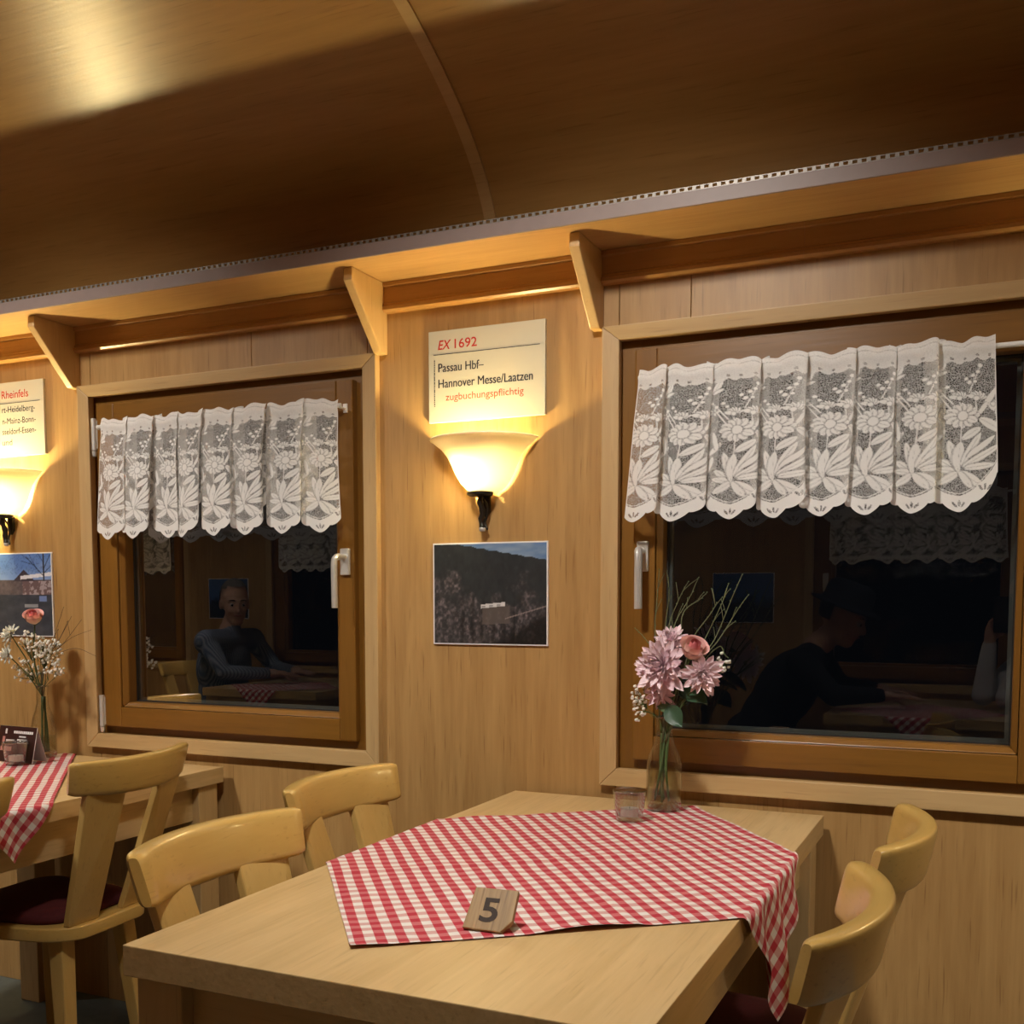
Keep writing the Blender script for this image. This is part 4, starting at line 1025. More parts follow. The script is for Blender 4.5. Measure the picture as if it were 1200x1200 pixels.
def rose(c, face, foot, S, label, leaves=(), stem='stem'):
    c = Vector(c); f = empty('rose', c); tag(f, label, 'rose', 'pink roses')
    Mx = frame_to(face) @ Matrix.Diagonal((S, S, S, 1)) @ Matrix.Translation((0, 0, -0.024))
    for (n, r, h, sp, fl, ti, m) in ((2, 0.006, 0.050, 250, 0.0, 0.75, 'rose_in'), (3, 0.011, 0.052, 185, 0.0, 0.60, 'rose_in'), (3, 0.017, 0.051, 165, 0.004, 0.45, 'rose_in'), (4, 0.0225, 0.049, 140, 0.012, 0.30, 'rose_out'), (4, 0.0265, 0.044, 130, 0.020, 0.12, 'rose_out')):
        for k in range(n): inst(rose_petal(r, h, sp, fl, 2*PI*k/n + r*90 + random.uniform(-.12, .12), ti, M[m]), 'petal', f, Mx)
    base = (Mx @ Vector((0, 0, 0)))
    MB().ball(base, 0.008*S, 8, 6).build('calyx', M[stem], f, smooth=0)
    pts = [Vector(p) - c for p in stem_pts(c + base, foot)]
    MB().tube(pts, 0.0021, 7).build('stem', M[stem], f, smooth=0)
    for (p, d, nrm, L, mat) in leaves:
        p = Vector(p) - c; d = Vector(d).normalized(); nrm = Vector(nrm); nrm = (nrm - d*nrm.dot(d)).normalized(); y = nrm.cross(d)
        R = Matrix((d, y, nrm)).transposed().to_4x4()
        vs = []; fs = []; nl = 8
        for i in range(nl+1):
            t = i/nl; w = 0.36*L*math.sin(PI*t**0.8)**0.9 if 0 < t < 1 else 0.0
            for s in (-1, -.5, 0, .5, 1): vs.append((L*t, s*w, 0.10*L*abs(s) - 0.22*L*t*t + (0.02*L*math.sin(9*t) if abs(s) == 1 else 0)))
        for i in range(nl):
            for k in range(4): fs.append((i*5+k, i*5+k+1, (i+1)*5+k+1, (i+1)*5+k))
        o = MB().add(vs, fs).build('leaf', M[mat], f, smooth=0); o.matrix_basis = Matrix.Translation(p) @ R
        MB().tube([p, min(pts, key=lambda q: (q - p).length)], 0.0009, 5).build('leaf_stalk', M[stem], f)
    return f
def gyps(root, tips_c, spread, n, label, bud=0.0036, mat='blossom', stem='stem', seed=0):
    rg = random.Random(seed); root = Vector(root); g = empty('gypsophila_sprig', root); tag(g, label, 'flower sprig', 'white baby breath sprigs')
    st = MB(); bl = MB(); c = Vector(tips_c) - root
    hubs = [c*0.55 + Vector((rg.uniform(-.3, .3)*spread[0], rg.uniform(-.3, .3)*spread[1], rg.uniform(-.3, .1)*spread[2])) for _ in range(5)]
    for h in hubs: st.tube([(0, 0, 0), h*0.5 + Vector((rg.uniform(-.004, .004), rg.uniform(-.004, .004), 0)), h], 0.0007, 5)
    for k in range(n):
        while True:
            q = Vector((rg.uniform(-1, 1), rg.uniform(-1, 1), rg.uniform(-1, 1)))
            if q.length < 1: break
        p = c + Vector((q.x*spread[0], q.y*spread[1], q.z*spread[2])); h = min(hubs, key=lambda z: (z - p).length)
        st.tube([h, (h + p)/2 + Vector((0, 0, 0.003)), p], 0.0004, 4)
        r = bud*rg.uniform(0.7, 1.25); bl.ball(p, r, 7, 5, (1, 1, 0.85)); bl.ball(p + Vector((r*.5, -r*.3, r*.4)), r*0.6, 6, 4)
    tag(st.build('stems', M[stem], g), kind='stuff'); tag(bl.build('blossoms', M[mat], g, smooth=0), kind='stuff')
def twig(foot, pts, label, mat, group, r0=0.0019, side=0, buds=True, seed=0):
    rg = random.Random(seed); foot = Vector(foot); P = [Vector(p) for p in pts]; t = empty('twig', foot); tag(t, label, 'twig', group)
    path = [Vector(p) - foot for p in catmull([foot] + P, 7)]
    n = len(path); MB().tube(path, [r0*(1 - 0.68*i/n) for i in range(n)], 6).build('stem', M[mat], t, smooth=0)
    b = MB(); got = False
    for k in range(side):
        i = int(n*(0.45 + 0.5*rg.random())); p = path[min(i, n-2)]; d = (path[min(i+1, n-1)] - path[i-1]).normalized()
        o = (d + Vector((rg.uniform(-.8, .8), rg.uniform(-.3, .3), rg.uniform(.0, .5)))).normalized(); L = rg.uniform(.02, .045)
        MB().tube([p, p + o*L*0.5 + Vector((0, 0, .002)), p + o*L], [r0*0.45, r0*0.4, r0*0.25], 5).build('side_shoot', M[mat], t, smooth=0)
        b.ball(p + o*L, 0.0013, 6, 4); got = True
    if buds:
        for i in range(n//2, n, 2):
            p = path[i]; b.ball(p + Vector((rg.uniform(-1, 1), rg.uniform(-1, 1), 0))*r0*0.7, 0.0014, 6, 4); got = True
    if got: tag(b.build('buds', M['leaf_pale'] if mat == 'twig' else M[mat], t, smooth=0), kind='stuff')

# bouquet in the bottle; everything stands in the bottle neck (depth about y = -0.13)
neck = VP + Vector((0, 0, 0.165)); foot = lambda dx, dy: VP + Vector((dx, dy, 0.018))
YB = -0.135
G1 = 'flowers in the glass bottle'
mum(at_y(775, 780, YB - 0.035), (-0.25, -1.0, 0.25), neck + Vector((-0.004, -0.004, 0)), 0.056, 96, 'largest pale pink chrysanthemum in the glass bottle, facing the camera', [PM1, PM1, PM2], G1)
mum(at_y(786, 752, YB + 0.005), (-0.1, -0.7, 0.7), neck + Vector((0, 0.004, 0)), 0.038, 56, 'pale pink chrysanthemum behind and above the largest bloom, beside the rose', [PM2, PM1], G1)
mum(at_y(773, 812, YB - 0.020), (-0.3, -0.8, -0.55), neck + Vector((-0.008, 0, 0)), 0.038, 36, 'drooping pink chrysanthemum under the largest bloom, above the bottle neck', [PM2, PM2, PM1], G1)
mum(at_y(823, 790, YB - 0.030), (0.35, -0.85, -0.1), neck + Vector((0.006, -0.004, 0)), 0.040, 66, 'pale pink chrysanthemum directly below the rose in the glass bottle', [PM1], G1)
lf = []
rose(at_y(812, 762, YB - 0.030), (0.42, -0.50, 0.75), neck + Vector((0.004, 0, 0)), 0.88, 'pink and cream rose in the glass bottle between chrysanthemums',
     leaves=[(at_y(783, 828, YB - .03), (0.55, -0.35, -0.62), (-0.3, -0.8, 0.5), 0.056, 'leaf'), (at_y(786, 832, YB - .02), (-0.75, -0.3, 0.25), (0.1, -0.8, 0.5), 0.030, 'leaf_pale'),
             (at_y(797, 805, YB - .01), (0.8, -0.1, -0.35), (0.1, -0.6, 0.7), 0.068, 'leaf'), (at_y(795, 815, YB), (0.8, 0.1, -0.1), (0.1, -0.5, 0.8), 0.05, 'leaf')])
gyps(neck + Vector((-0.006, -0.004, 0.03)), at_y(748, 822, YB - 0.02), (0.018, 0.018, 0.045), 46, 'white baby breath sprig drooping over the bottle beside the window casing', seed=1)
gyps(neck + Vector((0.006, 0, 0.035)), at_y(846, 776, YB), (0.020, 0.018, 0.022), 20, 'small white baby breath sprig against the dark pane right of the rose', seed=2)
tw = [(772, 681, 768, 745, YB + .02), (783, 677, 780, 740, YB + .035), (803, 688, 784, 735, YB + .03), (812, 693, 790, 735, YB + .02), (829, 694, 800, 720, YB + .04), (840, 706, 812, 748, YB + .01), (852, 690, 828, 745, YB + .03), (870, 673, 838, 748, YB + .02), (877, 697, 842, 750, YB - .0), (744, 736, 768, 765, YB + .01), (853, 771, 842, 758, YB + .01)]
tl = ['upright twig nearest the silver window handle', 'tall upright twig at the edge of the dark pane', 'forked twig leaning slightly over the dark pane', 'short curved twig among the middle of the bouquet', 'arched twig bending over above the rose', 'short twig right above the rose',
      'slanting twig in the fan right of the rose', 'longest twig of the bouquet, reaching highest against the pane', 'outermost right-leaning twig of the bouquet', 'short low twig pointing towards the window handle', 'small drooping twig beside the white sprig']
for k, (x, y, mx_, my_, Y) in enumerate(tw):
    twig(neck + Vector((random.uniform(-.008, .008), random.uniform(-.006, .006), -0.02)), [at_y((mx_ + 793)/2, (my_ + 815)/2, Y*0.5 + YB*0.5), at_y(mx_, my_, Y), at_y((x*2 + mx_)/3 + random.uniform(-2, 2), (y*2 + my_)/3, Y), at_y(x, y, Y)], tl[k], 'twig', 'budding twigs in the bottle', side=3 if k not in (9, 10) else 0, seed=k)
for k in range(6):   # cut stems inside the bottle
    a = neck + Vector((random.uniform(-.009, .009), random.uniform(-.008, .008), 0.0)); b_ = VP + Vector((random.uniform(-.024, .020), random.uniform(-.018, .018), 0.014 + 0.02*random.random()))
    c = empty('cut_stem', b_); tag(c, 'green flower stem standing in the water of the glass bottle', 'stem', 'stems inside the bottle')
    MB().tube([Vector(p) - b_ for p in stem_pts(b_, a, 0.006)], 0.0022 + 0.0008*random.random(), 7).build('stalk', M['stem'] if k % 2 else M['leaf_pale'], c, smooth=0)

# bouquet in the slim vase
neckL = VL + Vector((0, 0, 0.175)); YL = VL.y
rose(at_y(39.5, 724, YL - .02), (0.30, -0.42, 0.85), neckL, 0.80, 'pale pink rose above the slim vase in front of the bridge photo', stem='stem_dark')
mum(at_y(12, 743, YL - .05), (-0.3, -0.75, 0.45), neckL, 0.034, 40, 'white chrysanthemum at the picture edge, upper one below the rose', [PMW], 'white flowers in the slim vase', stem='stem_dark')
mum(at_y(9, 767, YL - .06), (-0.3, -0.85, 0.15), neckL, 0.032, 36, 'white chrysanthemum at the picture edge, lower one of the pair', [PMW], 'white flowers in the slim vase', stem='stem_dark')
for k, (x, y, sx, sz, n, lb) in enumerate(((38, 752, .045, .035, 70, 'dense white baby breath right under the pale rose'), (58, 764, .045, .045, 80, 'dense white baby breath on the side of the slim vase towards the window'),
                                           (30, 785, .045, .040, 60, 'white baby breath hanging on the picture-edge side of the slim vase'), (66, 785, .030, .020, 24, 'few loose white baby breath heads low beside the slim vase'))):
    gyps(neckL + Vector((0, 0, 0.02)), at_y(x, y, YL - .01), (sx, .035, sz), n, lb, bud=0.0042, seed=20 + k, stem='stem_dark')
twl = [(74.7, 711, 62, 750), (84, 722, 68, 752), (95.7, 726, 76, 752), (107, 738, 80, 750), (113, 769, 85, 760), (80, 727, 70, 748), (8, 727, 30, 752)]
tll = ['dark thin twig standing most upright beside the pale rose', 'dark twig second from the pale rose, leaning to the window', 'dark forked twig leaning towards the far window', 'longest dark twig spreading flat towards the window', 'low dark twig drooping towards the window casing', 'short dark twig inside the fan beside the pale rose', 'dark twig at the picture edge beyond the pale rose']
for k, (x, y, mx_, my_) in enumerate(twl):
    twig(neckL + Vector((random.uniform(-.006, .006), 0, -0.02)), [at_y(52, 780, YL), at_y(mx_, my_, YL), at_y(x, y, YL)], tll[k], 'twig_brown', 'dark twigs in the slim vase', r0=0.0013, side=1 if k < 4 else 0, buds=False, seed=40 + k)
for k in range(5):
    a = neckL + Vector((random.uniform(-.007, .007), random.uniform(-.006, .006), 0.0)); b_ = VL + Vector((random.uniform(-.022, .020), random.uniform(-.016, .016), 0.014))
    c = empty('cut_stem', b_); tag(c, 'brownish green flower stem standing inside the slim vase', 'stem', 'stems inside the slim vase')
    MB().tube([Vector(p) - b_ for p in stem_pts(b_, a, 0.004)], 0.0026, 7).build('stalk', M['stem_dark'], c, smooth=0)

# ------------------------------------------------------------------ tea light glasses
M['wax'] = plain('white_wax', (0.92, 0.90, 0.86), 0.5)
M['foil'] = plain('aluminium_cup', (0.80, 0.79, 0.77), 0.35, metal=0.3)
def tealight(x, y, z, label):
    t = empty('candle_glass', (x, y, z)); tag(t, label, 'candle glass', 'tea light glasses')
    MB().lathe([(0.0, 0.0), (0.026, 0.0), (0.0275, 0.003), (0.0345, 0.060), (0.0335, 0.0605), (0.0325, 0.0595), (0.026, 0.009), (0.0, 0.008)], 36).build('glass', M['glass'], t, smooth=40)
    MB().lathe([(0.0350, 0.0590), (0.0352, 0.0605), (0.0340, 0.0618), (0.0322, 0.0605)], 36).build('rim', M['glass_rim'], t, smooth=0)
    MB().lathe([(0.0, 0.0082), (0.0185, 0.0082), (0.019, 0.0235), (0.0183, 0.0235), (0.018, 0.021), (0.0, 0.021)], 28).build('tealight_cup', M['foil'], t, smooth=40)
    MB().lathe([(0.0, 0.0213), (0.0178, 0.0213), (0.0178, 0.0228), (0.004, 0.0222), (0.0, 0.0222)], 28).build('wax', M['wax'], t, smooth=40)
    MB().tube([(0, 0, 0.022), (0.0008, 0, 0.027)], 0.0007, 6).build('wick', M['black_ink'], t)
    return t
cp = at_z(733.5, 966, TZ); tealight(cp.x, cp.y + 0.022, TZ + 0.0062, 'small tumbler with a white tea light beside the glass bottle')
cq = at_z(12, 899, TZ); tealight(cq.x, cq.y + 0.02, TZ + 0.0062, 'small tumbler with a tea light before the dark folded menu card')

# ------------------------------------------------------------------ wooden table number
M['oak'] = wood('oiled_oak_block', (0.23, 0.135, 0.048), (0.38, 0.24, 0.095), 'Z', 0.5, fine=3.0, contrast=1.1, flecks=0.6)
M['burnt'] = plain('burnt_number', (0.035, 0.02, 0.012), 0.7, noise=0.6, nscale=400)
nA, nB = at_z(541, 1089.5, TZ + .004), at_z(595, 1095.5, TZ + .004)
ax = (nB - nA).normalized(); wN = (nB - nA).length
blk = empty('table_number', (nA + nB)/2); blk.rotation_euler = (0, 0, math.atan2(ax.y, ax.x)); tag(blk, 'small wooden block burnt with the number 5, lying on the checked cloth', 'table number')
blk.location.z = TZ + 0.0050
LEAN = math.radians(42)       # plate leaning back, measured from the vertical
pl = empty('plate_pivot'); bpy.data.objects.remove(pl)
hw, hh = wN/2, 0.064
poly = [(-hw, 0.002), (hw*0.66, 0.0), (hw*1.06, 0.018), (hw*1.02, hh), (-hw*0.86, hh*1.0)]
Rm = Matrix.Rotation(-LEAN, 4, 'X')
o = MB().prism(poly, 'y', 0.0, 0.009).build('plate', M['oak'], blk, bevel=0.0012); o.matrix_basis = Matrix.Translation((0, 0, 0.001)) @ Rm
num = text_on(blk, '5', -0.013, hh*0.22, 0.026, 0.036, M['burnt'], -0.0004, name='number', bold=0.02); num.matrix_basis = Matrix.Translation((0, 0, 0.001)) @ Rm
ft = MB().prism([(0.020, 0.0), (0.020 + hh*0.6, 0.0), (hh*math.sin(LEAN)*0.92, hh*math.cos(LEAN)*0.90)], 'x', -0.012, 0.012).build('foot', M['oak'], blk)

# ------------------------------------------------------------------ folded menu card
M['card_dark'] = plain('dark_brown_card', (0.045, 0.016, 0.013), 0.4)
M['card_white'] = plain('white_card', (0.72, 0.66, 0.62), 0.6)
M['card_pink'] = plain('pink_print', (0.55, 0.24, 0.20), 0.5)
mA, mB = at_z(-6, 893, TZ), at_z(37, 897.5, TZ)
axm = (mB - mA); rzm = math.atan2(axm.y, axm.x)
mc = empty('menu_card', (mA + mB)/2 + Vector((0, 0, 0))); mc.location.z = TZ + 0.0052; mc.rotation_euler = (0, 0, rzm); tag(mc, 'dark folded menu card with white heading standing beside the slim vase', 'menu card')
hm, zh, dm = axm.length/2, 0.098, 0.045
def slab(p, q, x0, x1, th, nm, mat):
    d = Vector((0, q[0]-p[0], q[1]-p[1])).normalized(); n = Vector((0, -d.z, d.y))*th
    return MB().hexa([(x0, p[0], p[1]), (x1, p[0], p[1]), (x1, p[0]+n.y, p[1]+n.z), (x0, p[0]+n.y, p[1]+n.z)], [(x0, q[0], q[1]), (x1, q[0], q[1]), (x1, q[0]+n.y, q[1]+n.z), (x0, q[0]+n.y, q[1]+n.z)]).build(nm, mat, mc)
slab((0, 0), (dm*0.5, zh), -hm, hm, -0.0008, 'front_face', M['card_dark']); slab((dm*1.15, 0), (dm*0.52, zh), -hm, hm, 0.0008, 'back_face', M['card_white'])
slab((dm*0.04, 0.0), (dm*0.5, zh), hm - 0.0005, hm + 0.0015, -0.0010, 'edge', M['card_white'])
pm = MB()
def mark(x0, x1, z0, z1, m):
    pm.cur = m; f = lambda z: -0.0004 + dm*0.5*z/zh
    pm.add([(x0, f(z0), z0), (x1, f(z0), z0), (x1, f(z1), z1), (x0, f(z1), z1)], [(0, 1, 2, 3)])
def U(u): return -hm + 2*hm*u
x = 0.40
for w in (.05, .05, .04, .05, .03, .05, .04, .045, .05, .04): mark(U(x), U(x + w), zh*.80, zh*.875, 0); x += w + .008
for (a, b, z) in ((.56, .74, .70), (.52, .78, .61), (.46, .84, .53)):
    mark(U(a), U(b), zh*z, zh*(z + .035), 0)
mark(U(.22), U(.45), zh*.50, zh*.62, 1); mark(U(.12), U(.19), zh*.40, zh*.70, 2); mark(U(.10), U(.40), zh*.30, zh*.42, 2); mark(U(.17), U(.22), zh*.78, zh*.92, 0)
pm.build('print', [M['white_ink'], M['card_white'], M['card_pink']], mc)
# ------------------------------------------------------------------ people (seen mirrored in the dark panes)
M['skin'] = plain('skin', (0.50, 0.29, 0.20), 0.5, noise=0.06)
M['shirt_blue'] = plain('blue_grey_shirt', (0.16, 0.20, 0.28), 0.8)
M['coat'] = plain('black_coat', (0.010, 0.010, 0.012), 0.85)
M['sweater'] = plain('white_sweater', (0.52, 0.53, 0.55), 0.85, noise=0.08, nscale=80)
M['trousers'] = plain('dark_trousers', (0.02, 0.022, 0.03), 0.85)
M['shoe'] = plain('black_shoe', (0.012, 0.011, 0.01), 0.4)
M['hair_dark'] = plain('dark_brown_hair', (0.03, 0.018, 0.010), 0.6, noise=0.4, nscale=120)
M['hair_grey'] = plain('greying_hair', (0.12, 0.10, 0.085), 0.6, noise=0.4, nscale=120)
M['hat'] = plain('dark_felt_hat', (0.014, 0.014, 0.020), 0.8)
M['eye_white'] = plain('eye_white', (0.42, 0.36, 0.32), 0.3); M['iris'] = plain('iris', (0.03, 0.02, 0.015), 0.2); M['lip'] = plain('lip', (0.36, 0.14, 0.11), 0.5)
def striped():
    m, n, l, b = new_mat('striped_shirt'); tc = n.new('ShaderNodeTexCoord'); w = n.new('ShaderNodeTexWave'); w.inputs['Scale'].default_value = 28; w.bands_direction = 'Y'
    l.new(tc.outputs['Object'], w.inputs['Vector']); r = n.new('ShaderNodeValToRGB'); r.color_ramp.elements[0].color = (.07, .10, .17, 1); r.color_ramp.elements[1].color = (.22, .25, .31, 1)
    l.new(w.outputs['Fac'], r.inputs[0]); l.new(r.outputs[0], b.inputs['Base Color']); b.inputs['Roughness'].default_value = 0.85; return m
M['shirt_stripe'] = striped()

class Figure:
    def __init__(s): s.prims = []
    def cap(s, a, b, ra, rb, m): s.prims.append(('c', Vector(a), Vector(b), ra, rb, m))
    def ell(s, c, rad, R, m): s.prims.append(('e', Vector(c), rad, R, m))
    def mb(s):
        out = MB()
        for p in s.prims:
            if p[0] == 'c':
                _, a, b, ra, rb, m = p; L = (b - a); n = 7
                out.tube([a + L*(i/n) for i in range(n+1)], [ra + (rb-ra)*i/n for i in range(n+1)], 14); out.ball(a, ra, 14, 9); out.ball(b, rb, 14, 9)
            else:
                _, c, rad, R, m = p; k = MB().ball((0, 0, 0), 1.0, 18, 12, rad)
                out.add([c + R @ Vector(v) for v in k.v], k.f)
        return out
    def dist(s, P):
        best = np.full(len(P), 9.0); lab = np.zeros(len(P), int)
        for p in s.prims:
            if p[0] == 'c':
                _, a, b, ra, rb, m = p; a_, d = np.array(a), np.array(b - a); t = np.clip(((P - a_) @ d)/(d @ d + 1e-12), 0, 1)
                q = np.linalg.norm(P - a_ - t[:, None]*d, axis=1) - (ra + (rb-ra)*t)
            else:
                _, c, rad, R, m = p; l = (P - np.array(c)) @ np.array(R); k = np.linalg.norm(l/np.array(rad), axis=1); q = (k - 1)*min(rad)
            u = q < best; best[u] = q[u]; lab[u] = m
        return lab
    def build(s, parent, mats, base, voxel=0.006):
        o = s.mb().build('body', mats); o2 = o
        r = o.modifiers.new('r', 'REMESH'); r.mode = 'VOXEL'; r.voxel_size = voxel
        k = o.modifiers.new('s', 'SMOOTH'); k.factor = 0.5; k.iterations = 5
        dg = bpy.context.evaluated_depsgraph_get(); me = bpy.data.meshes.new_from_object(o.evaluated_get(dg))
        old = o.data; o.modifiers.clear(); bpy.data.objects.remove(o); bpy.data.meshes.remove(old)
        n = len(me.vertices); co = np.empty(n*3, np.float32); me.vertices.foreach_get('co', co); co = co.reshape(-1, 3).astype(float)
        lab = s.dist(co)
        ls = np.empty(len(me.polygons), np.int32); me.polygons.foreach_get('loop_start', ls)
        lv = np.empty(len(me.loops), np.int32); me.loops.foreach_get('vertex_index', lv)
        me.materials.clear()
        for m in mats: me.materials.append(m)
        me.polygons.foreach_set('material_index', lab[lv[ls]].astype(np.int32)); me.polygons.foreach_set('use_smooth', [True]*len(me.polygons))
        co -= np.array(base); me.vertices.foreach_set('co', co.ravel().astype(np.float32)); me.update()
        ob = bpy.data.objects.new('body', me); COL.objects.link(ob); ob.parent = parent; return ob

def head_frame(c, face, tilt=0.0):
    f = Vector(face).normalized(); l = Vector((0, 0, 1)).cross(f).normalized(); u = f.cross(l)
    return Matrix((f, l, u)).transposed()
def add_head(F, c, R, skin, neck_to):
    c = Vector(c); g = lambda *p: c + R @ Vector(p)
    F.ell(g(-.012, 0, .035), (.096, .076, .102), R, skin); F.ell(g(.028, 0, -.022), (.064, .060, .092), R, skin)
    F.cap(g(.052, -.012, -.088), g(.052, .012, -.088), .026, .026, skin); F.cap(g(.084, 0, .014), g(.103, 0, -.026), .009, .013, skin)
    for s in (-1, 1):
        F.ell(g(-.005, s*.077, -.002), (.018, .010, .032), R, skin); F.cap(g(.080, s*.014, .027), g(.070, s*.045, .027), .011, .010, skin)
        F.ell(g(.062, s*.034, -.026), (.026, .022, .026), R, skin)
    F.cap(g(-.022, 0, -.075), Vector(neck_to), .052, .058, skin)
def face_parts(parent, c, R, base):
    g = lambda *p: Vector(c) + R @ Vector(p) - Vector(base)
    for s in (-1, 1):
        e = MB().ball(g(.0755, s*.031, .006), .0120, 12, 8).build('eye', M['eye_white'], parent, smooth=0)
        MB().ball(g(.0860, s*.0315, .005), .0058, 10, 6).build('iris', M['iris'], e, smooth=0)
        MB().tube([g(.090, s*.014, .030), g(.087, s*.032, .034), g(.076, s*.048, .030)], [.003, .004, .002], 6).build('eyebrow', M['hair_dark'], parent, smooth=0)
    MB().tube([g(.080, -.024, -.056), g(.0905, -.008, -.054), g(.0905, .008, -.054), g(.080, .024, -.056)], [.002, .0055, .0055, .002], 8).build('mouth', M['lip'], parent, smooth=0)
def hair(parent, c, R, base, mat, zcut=0.02, back=-0.07, scale=1.09):
    k = MB().ball((0, 0, 0), 1.0, 28, 18, (.096*scale, .076*scale, .102*scale)); mb = MB()
    keep = [i for i, v in enumerate(k.v) if (v[2] > zcut + 0.55*v[0]) or (v[0] < -0.02 and v[2] > back)]
    ks = set(keep); fs = [f for f in k.f if all(i in ks for i in f)]
    mb.add([Vector(c) + R @ (Vector(v) + Vector((-.014, 0, .036))) - Vector(base) for v in k.v], fs)
    return mb.build('hair', M[mat], parent, smooth=0)
def add_hand(F, w, d, n, side, m, curl=0.5, S=1.0):
    """w wrist, d direction to the fingers, n palm normal (towards what is held), side +1: thumb on the left of d seen along -n"""
    w, d, n = Vector(w), Vector(d).normalized(), Vector(n); n = (n - d*n.dot(d)).normalized(); t = n.cross(d)*side
    R = Matrix((d, t, n)).transposed()
    F.cap(w, w + d*.02*S, .026*S, .026*S, m); F.ell(w + d*.052*S, (.048*S, .040*S, .016*S), R, m)
    for k, (off, L) in enumerate(((.028, .068), (.010, .076), (-.009, .070), (-.027, .055))):
        p = w + d*.088*S + t*off*S; a = 0.15; q = p - d*.02*S
        for j, f in enumerate((.45, .32, .23)):
            a += curl*(0.7 if j else 0.5); e = d*math.cos(a) + n*math.sin(a) + t*off*0.6*(1 - j*.4)
            r = p + e*(L*f*S); F.cap(q, r, (.0092 - .0009*j)*S, (.0088 - .001*j)*S, m); q = p = r
    p = w + d*.03*S + t*.030*S
    for j, (L, e) in enumerate(((.034, d*.55 + t*.75 + n*.35), (.030, d*.8 + t*.25 + n*.6), (.024, d*.85 - t*.05 + n*.6))):
        r = p + e.normalized()*L*S; F.cap(p, r, (.0125 - .0015*j)*S, (.0112 - .0015*j)*S, m); p = r
def seated(F, pel, fwd, chest, shl, shr, arms, top, legs, skin, sleeve):
    """pel pelvis, fwd seat direction, chest centre; arms: (shoulder, elbow, wrist)"""
    pel, chest, fwd = Vector(pel), Vector(chest), Vector(fwd).normalized(); side = Vector((-fwd.y, fwd.x, 0))
    sh = (Vector(shl) + Vector(shr))/2; ax = (Vector(shl) - Vector(shr)).normalized(); upv = (sh - pel).normalized(); fr = ax.cross(upv).normalized()
    R = Matrix((fr, ax, upv)).transposed()
    F.ell(pel + Vector((0, 0, .05)), (.135, .175, .10), R, top); F.ell((pel + chest)/2 + Vector((0, 0, .02)), (.125, .165, .20), R, top); F.ell(chest, (.135, .185, .20), R, top)
    F.cap(shl, shr, .072, .072, top); F.cap(sh + upv*.01, sh + upv*.05, .07, .058, top)
    for (s, e, w) in arms:
        F.cap(s, e, .060, .045, sleeve); F.cap(e, Vector(e) + (Vector(w) - Vector(e))*.93, .046, .031, sleeve)
    for sgn in (-1, 1):
        h = pel + side*sgn*.09; k = h + fwd*.42 + side*sgn*.03 + Vector((0, 0, -.02)); a = Vector((k.x - fwd.x*.06, k.y - fwd.y*.06, .09))
        F.cap(h, k, .074, .056, legs); F.cap(k, a, .058, .040, legs); F.cap(Vector((a.x, a.y, .045)) - fwd*.04, Vector((a.x, a.y, .035)) + fwd*.14, .042, .034, 3)

# man in the striped shirt
bs = (-3.98, -2.42, 0)
pm_ = empty('person', bs); tag(pm_, 'person in blue-grey striped shirt seated at the opposite wall, mirrored in the far window', 'person', 'people mirrored in the windows')
F = Figure(); pel = (-4.05, -2.45, .530); shl = (-3.98, -2.24, .965); shr = (-3.98, -2.64, .965)
RT = head_frame((0, 0, 0), (.75, .62, -.12)); hc = Vector((-3.945, -2.44, 1.175))
wl, wr = Vector((-3.62, -2.33, .797)), Vector((-3.62, -2.55, .797))
seated(F, pel, (1, 0, 0), (-4.03, -2.44, .82), shl, shr, [(shl, (-3.83, -2.20, .801), wl), (shr, (-3.83, -2.66, .801), wr)], 1, 2, 0, 1)
add_head(F, hc, RT, 0, (-3.99, -2.44, 1.02)); add_hand(F, wl, (1, -.25, .0), (0, 0, -1), 1, 0, .10); add_hand(F, wr, (1, .25, 0), (0, 0, -1), -1, 0, .10)
F.build(pm_, [M['skin'], M['shirt_stripe'], M['trousers'], M['shoe']], bs); face_parts(pm_, hc, RT, bs); hair(pm_, hc, RT, bs, 'hair_grey')

# person with a hat and a black coat, leaning over the table
bs = (-0.80, -2.40, 0)
ph_ = empty('person', bs); tag(ph_, 'person in black coat and dark hat leaning over a table, mirrored in the nearer window', 'person', 'people mirrored in the windows')
F = Figure(); pel = (-0.98, -2.40, .530); shl = (-0.74, -2.20, .93); shr = (-0.74, -2.60, .95)
RT = head_frame((0, 0, 0), (.93, .12, -.36)); hc = Vector((-0.60, -2.38, 1.115))
wl, wr = Vector((-0.42, -2.24, .799)), Vector((-0.46, -2.56, .798))
seated(F, pel, (1, 0, 0), (-0.84, -2.40, .80), shl, shr, [(shl, (-0.60, -2.12, .802), wl), (shr, (-0.64, -2.66, .802), wr)], 1, 2, 0, 1)
add_head(F, hc, RT, 0, (-0.72, -2.40, .985)); add_hand(F, wl, (1, -.1, 0), (0, 0, -1), 1, 0, .10); add_hand(F, wr, (1, .2, 0), (0, 0, -1), -1, 0, .10)
F.build(ph_, [M['skin'], M['coat'], M['trousers'], M['shoe']], bs); face_parts(ph_, hc, RT, bs); hair(ph_, hc, RT, bs, 'hair_dark')
g = lambda *p: hc + RT @ Vector(p) - Vector(bs)
hm_ = MB(); prof = [(.150, .040), (.150, .046), (.108, .056), (.104, .064), (.103, .105), (.094, .135), (.070, .150), (.0, .153)]; vv = MB().lathe(prof, 30, sx=1.05, sy=.86)
hm_.add([g(v[0] - .012, v[1], v[2] + .012) for v in vv.v], vv.f).build('hat', M['hat'], ph_, smooth=40)

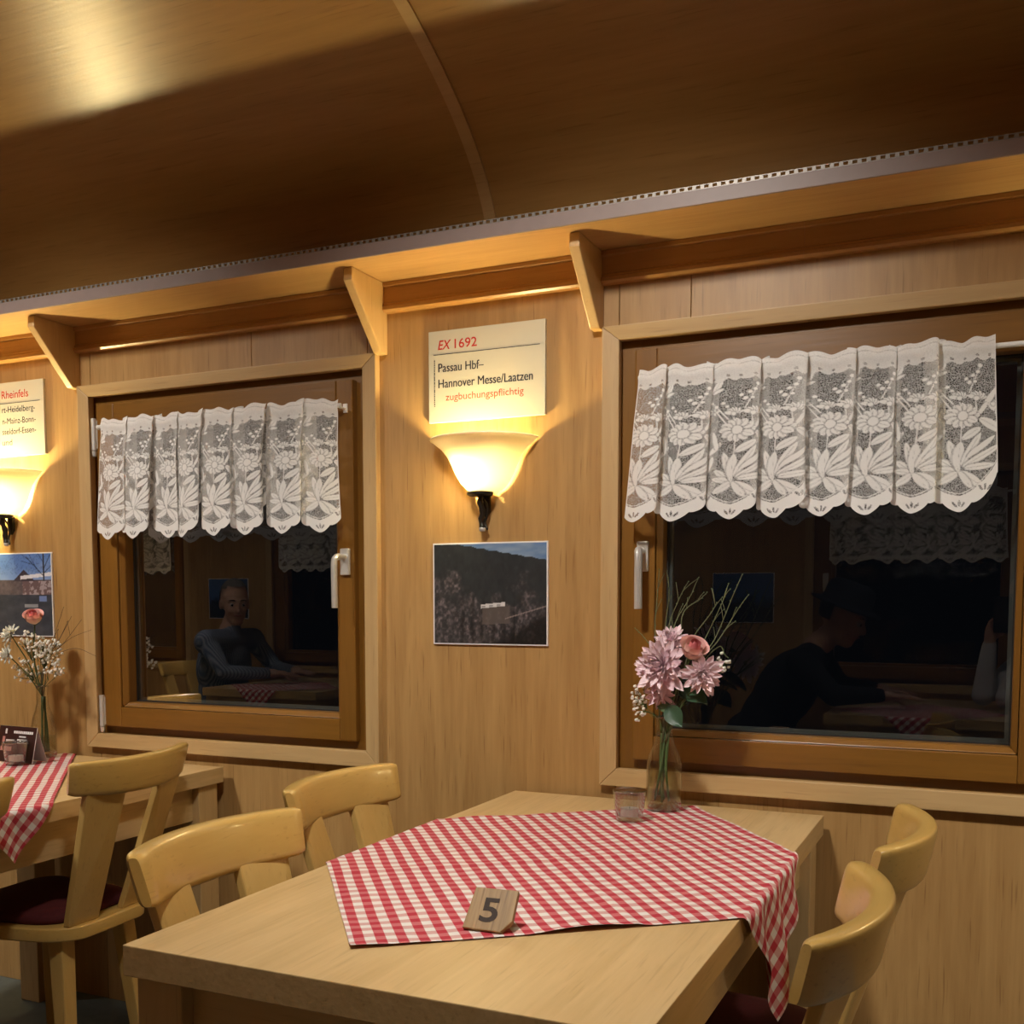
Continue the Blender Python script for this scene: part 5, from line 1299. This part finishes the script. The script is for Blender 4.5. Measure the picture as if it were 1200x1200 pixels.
# photographer: elbows on the table, phone held up; the picture is taken through this phone's lens
M['phone'] = plain('black_phone', (0.012, 0.012, 0.014), 0.15); M['lens'] = plain('dark_lens', (0.004, 0.004, 0.006), 0.05)
fwd3 = _fw.copy(); rt3 = _rt.copy(); up3 = _up.copy()
RP = Matrix((rt3, fwd3, up3)).transposed()           # x right, y view direction, z up
pc = CAM_POS - fwd3*0.0145 + rt3*0.022 - up3*0.055
pho = empty('mobile_phone', pc); pho.rotation_euler = RP.to_euler(); tag(pho, 'black mobile phone held up in both hands, mirrored in the nearer window', 'phone')
MB().box(-.0365, .0365, -.004, .004, -.074, .074).build('body', M['phone'], pho, bevel=0.003)
MB().box(-.034, .004, .004, .0055, .032, .071).build('camera_bump', M['phone'], pho, bevel=0.001)
for (lx, lz) in ((-.022, .055), (-.006, .044)): MB().lathe([(0, 0), (.0075, 0), (.0075, .002), (0, .002)], 20).build('lens', M['lens'], pho).matrix_basis = Matrix.Translation((lx, .0054, lz)) @ Matrix.Rotation(-PI/2, 4, 'X')
bs = (0.34, -2.50, 0)
pp_ = empty('person', bs); tag(pp_, 'person in white sweater and glasses holding up a phone, mirrored at the picture edge', 'person', 'people mirrored in the windows')
F = Figure(); pel = (0.42, -2.52, .530); shl = (0.17, -2.66, .97); shr = (0.30, -2.36, .97)
hc = Vector((0.125, -2.560, 1.190)); RT = head_frame((0, 0, 0), (-.42, .90, -.05))
hl = pc - rt3*.062 - up3*.050 - fwd3*.030; hr = pc + rt3*.062 - up3*.050 - fwd3*.030
wl = hl - up3*.075 - fwd3*.01 - rt3*.01; wr = hr - up3*.075 - fwd3*.01 + rt3*.01
seated(F, pel, (-1, .1, 0), (0.29, -2.52, .80), shl, shr, [(shl, (-0.035, -2.40, .802), wl), (shr, (0.055, -2.27, .802), wr)], 1, 2, 0, 1)
add_head(F, hc, RT, 0, (0.215, -2.55, 1.02))
add_hand(F, wl, up3 + rt3*.12, rt3*.75 + fwd3*.25, 1, 0, .62, .88); add_hand(F, wr, up3 - rt3*.12, -rt3*.75 + fwd3*.25, -1, 0, .62, .88)
F.build(pp_, [M['skin'], M['sweater'], M['trousers'], M['shoe']], bs); face_parts(pp_, hc, RT, bs); hair(pp_, hc, RT, bs, 'hair_dark')
g = lambda *p: hc + RT @ Vector(p) - Vector(bs)
gl = MB()
for s in (-1, 1): gl.tube([g(.094 - .004*abs(math.cos(a)), s*.033 + .024*math.cos(a), .006 + .018*math.sin(a)) for a in [2*PI*i/20 for i in range(21)]], .0016, 6, cap=False).tube([g(.090, s*.057, .008), g(.0, s*.084, .012)], .0014, 6)
gl.tube([g(.096, -.010, .010), g(.099, 0, .012), g(.096, .010, .010)], .0015, 6).build('glasses', M['iris'], pp_, smooth=0)
for c in ((-0.93 - .06, -2.40, 0.0, 'wooden chair under the person with the dark hat, mirrored in the window'), (0.46, -2.52, PI, 'wooden chair under the person holding up the phone'), (-4.06, -2.45, 0.0, 'wooden chair under the man in striped shirt, mirrored in the far window')): chair(*c)
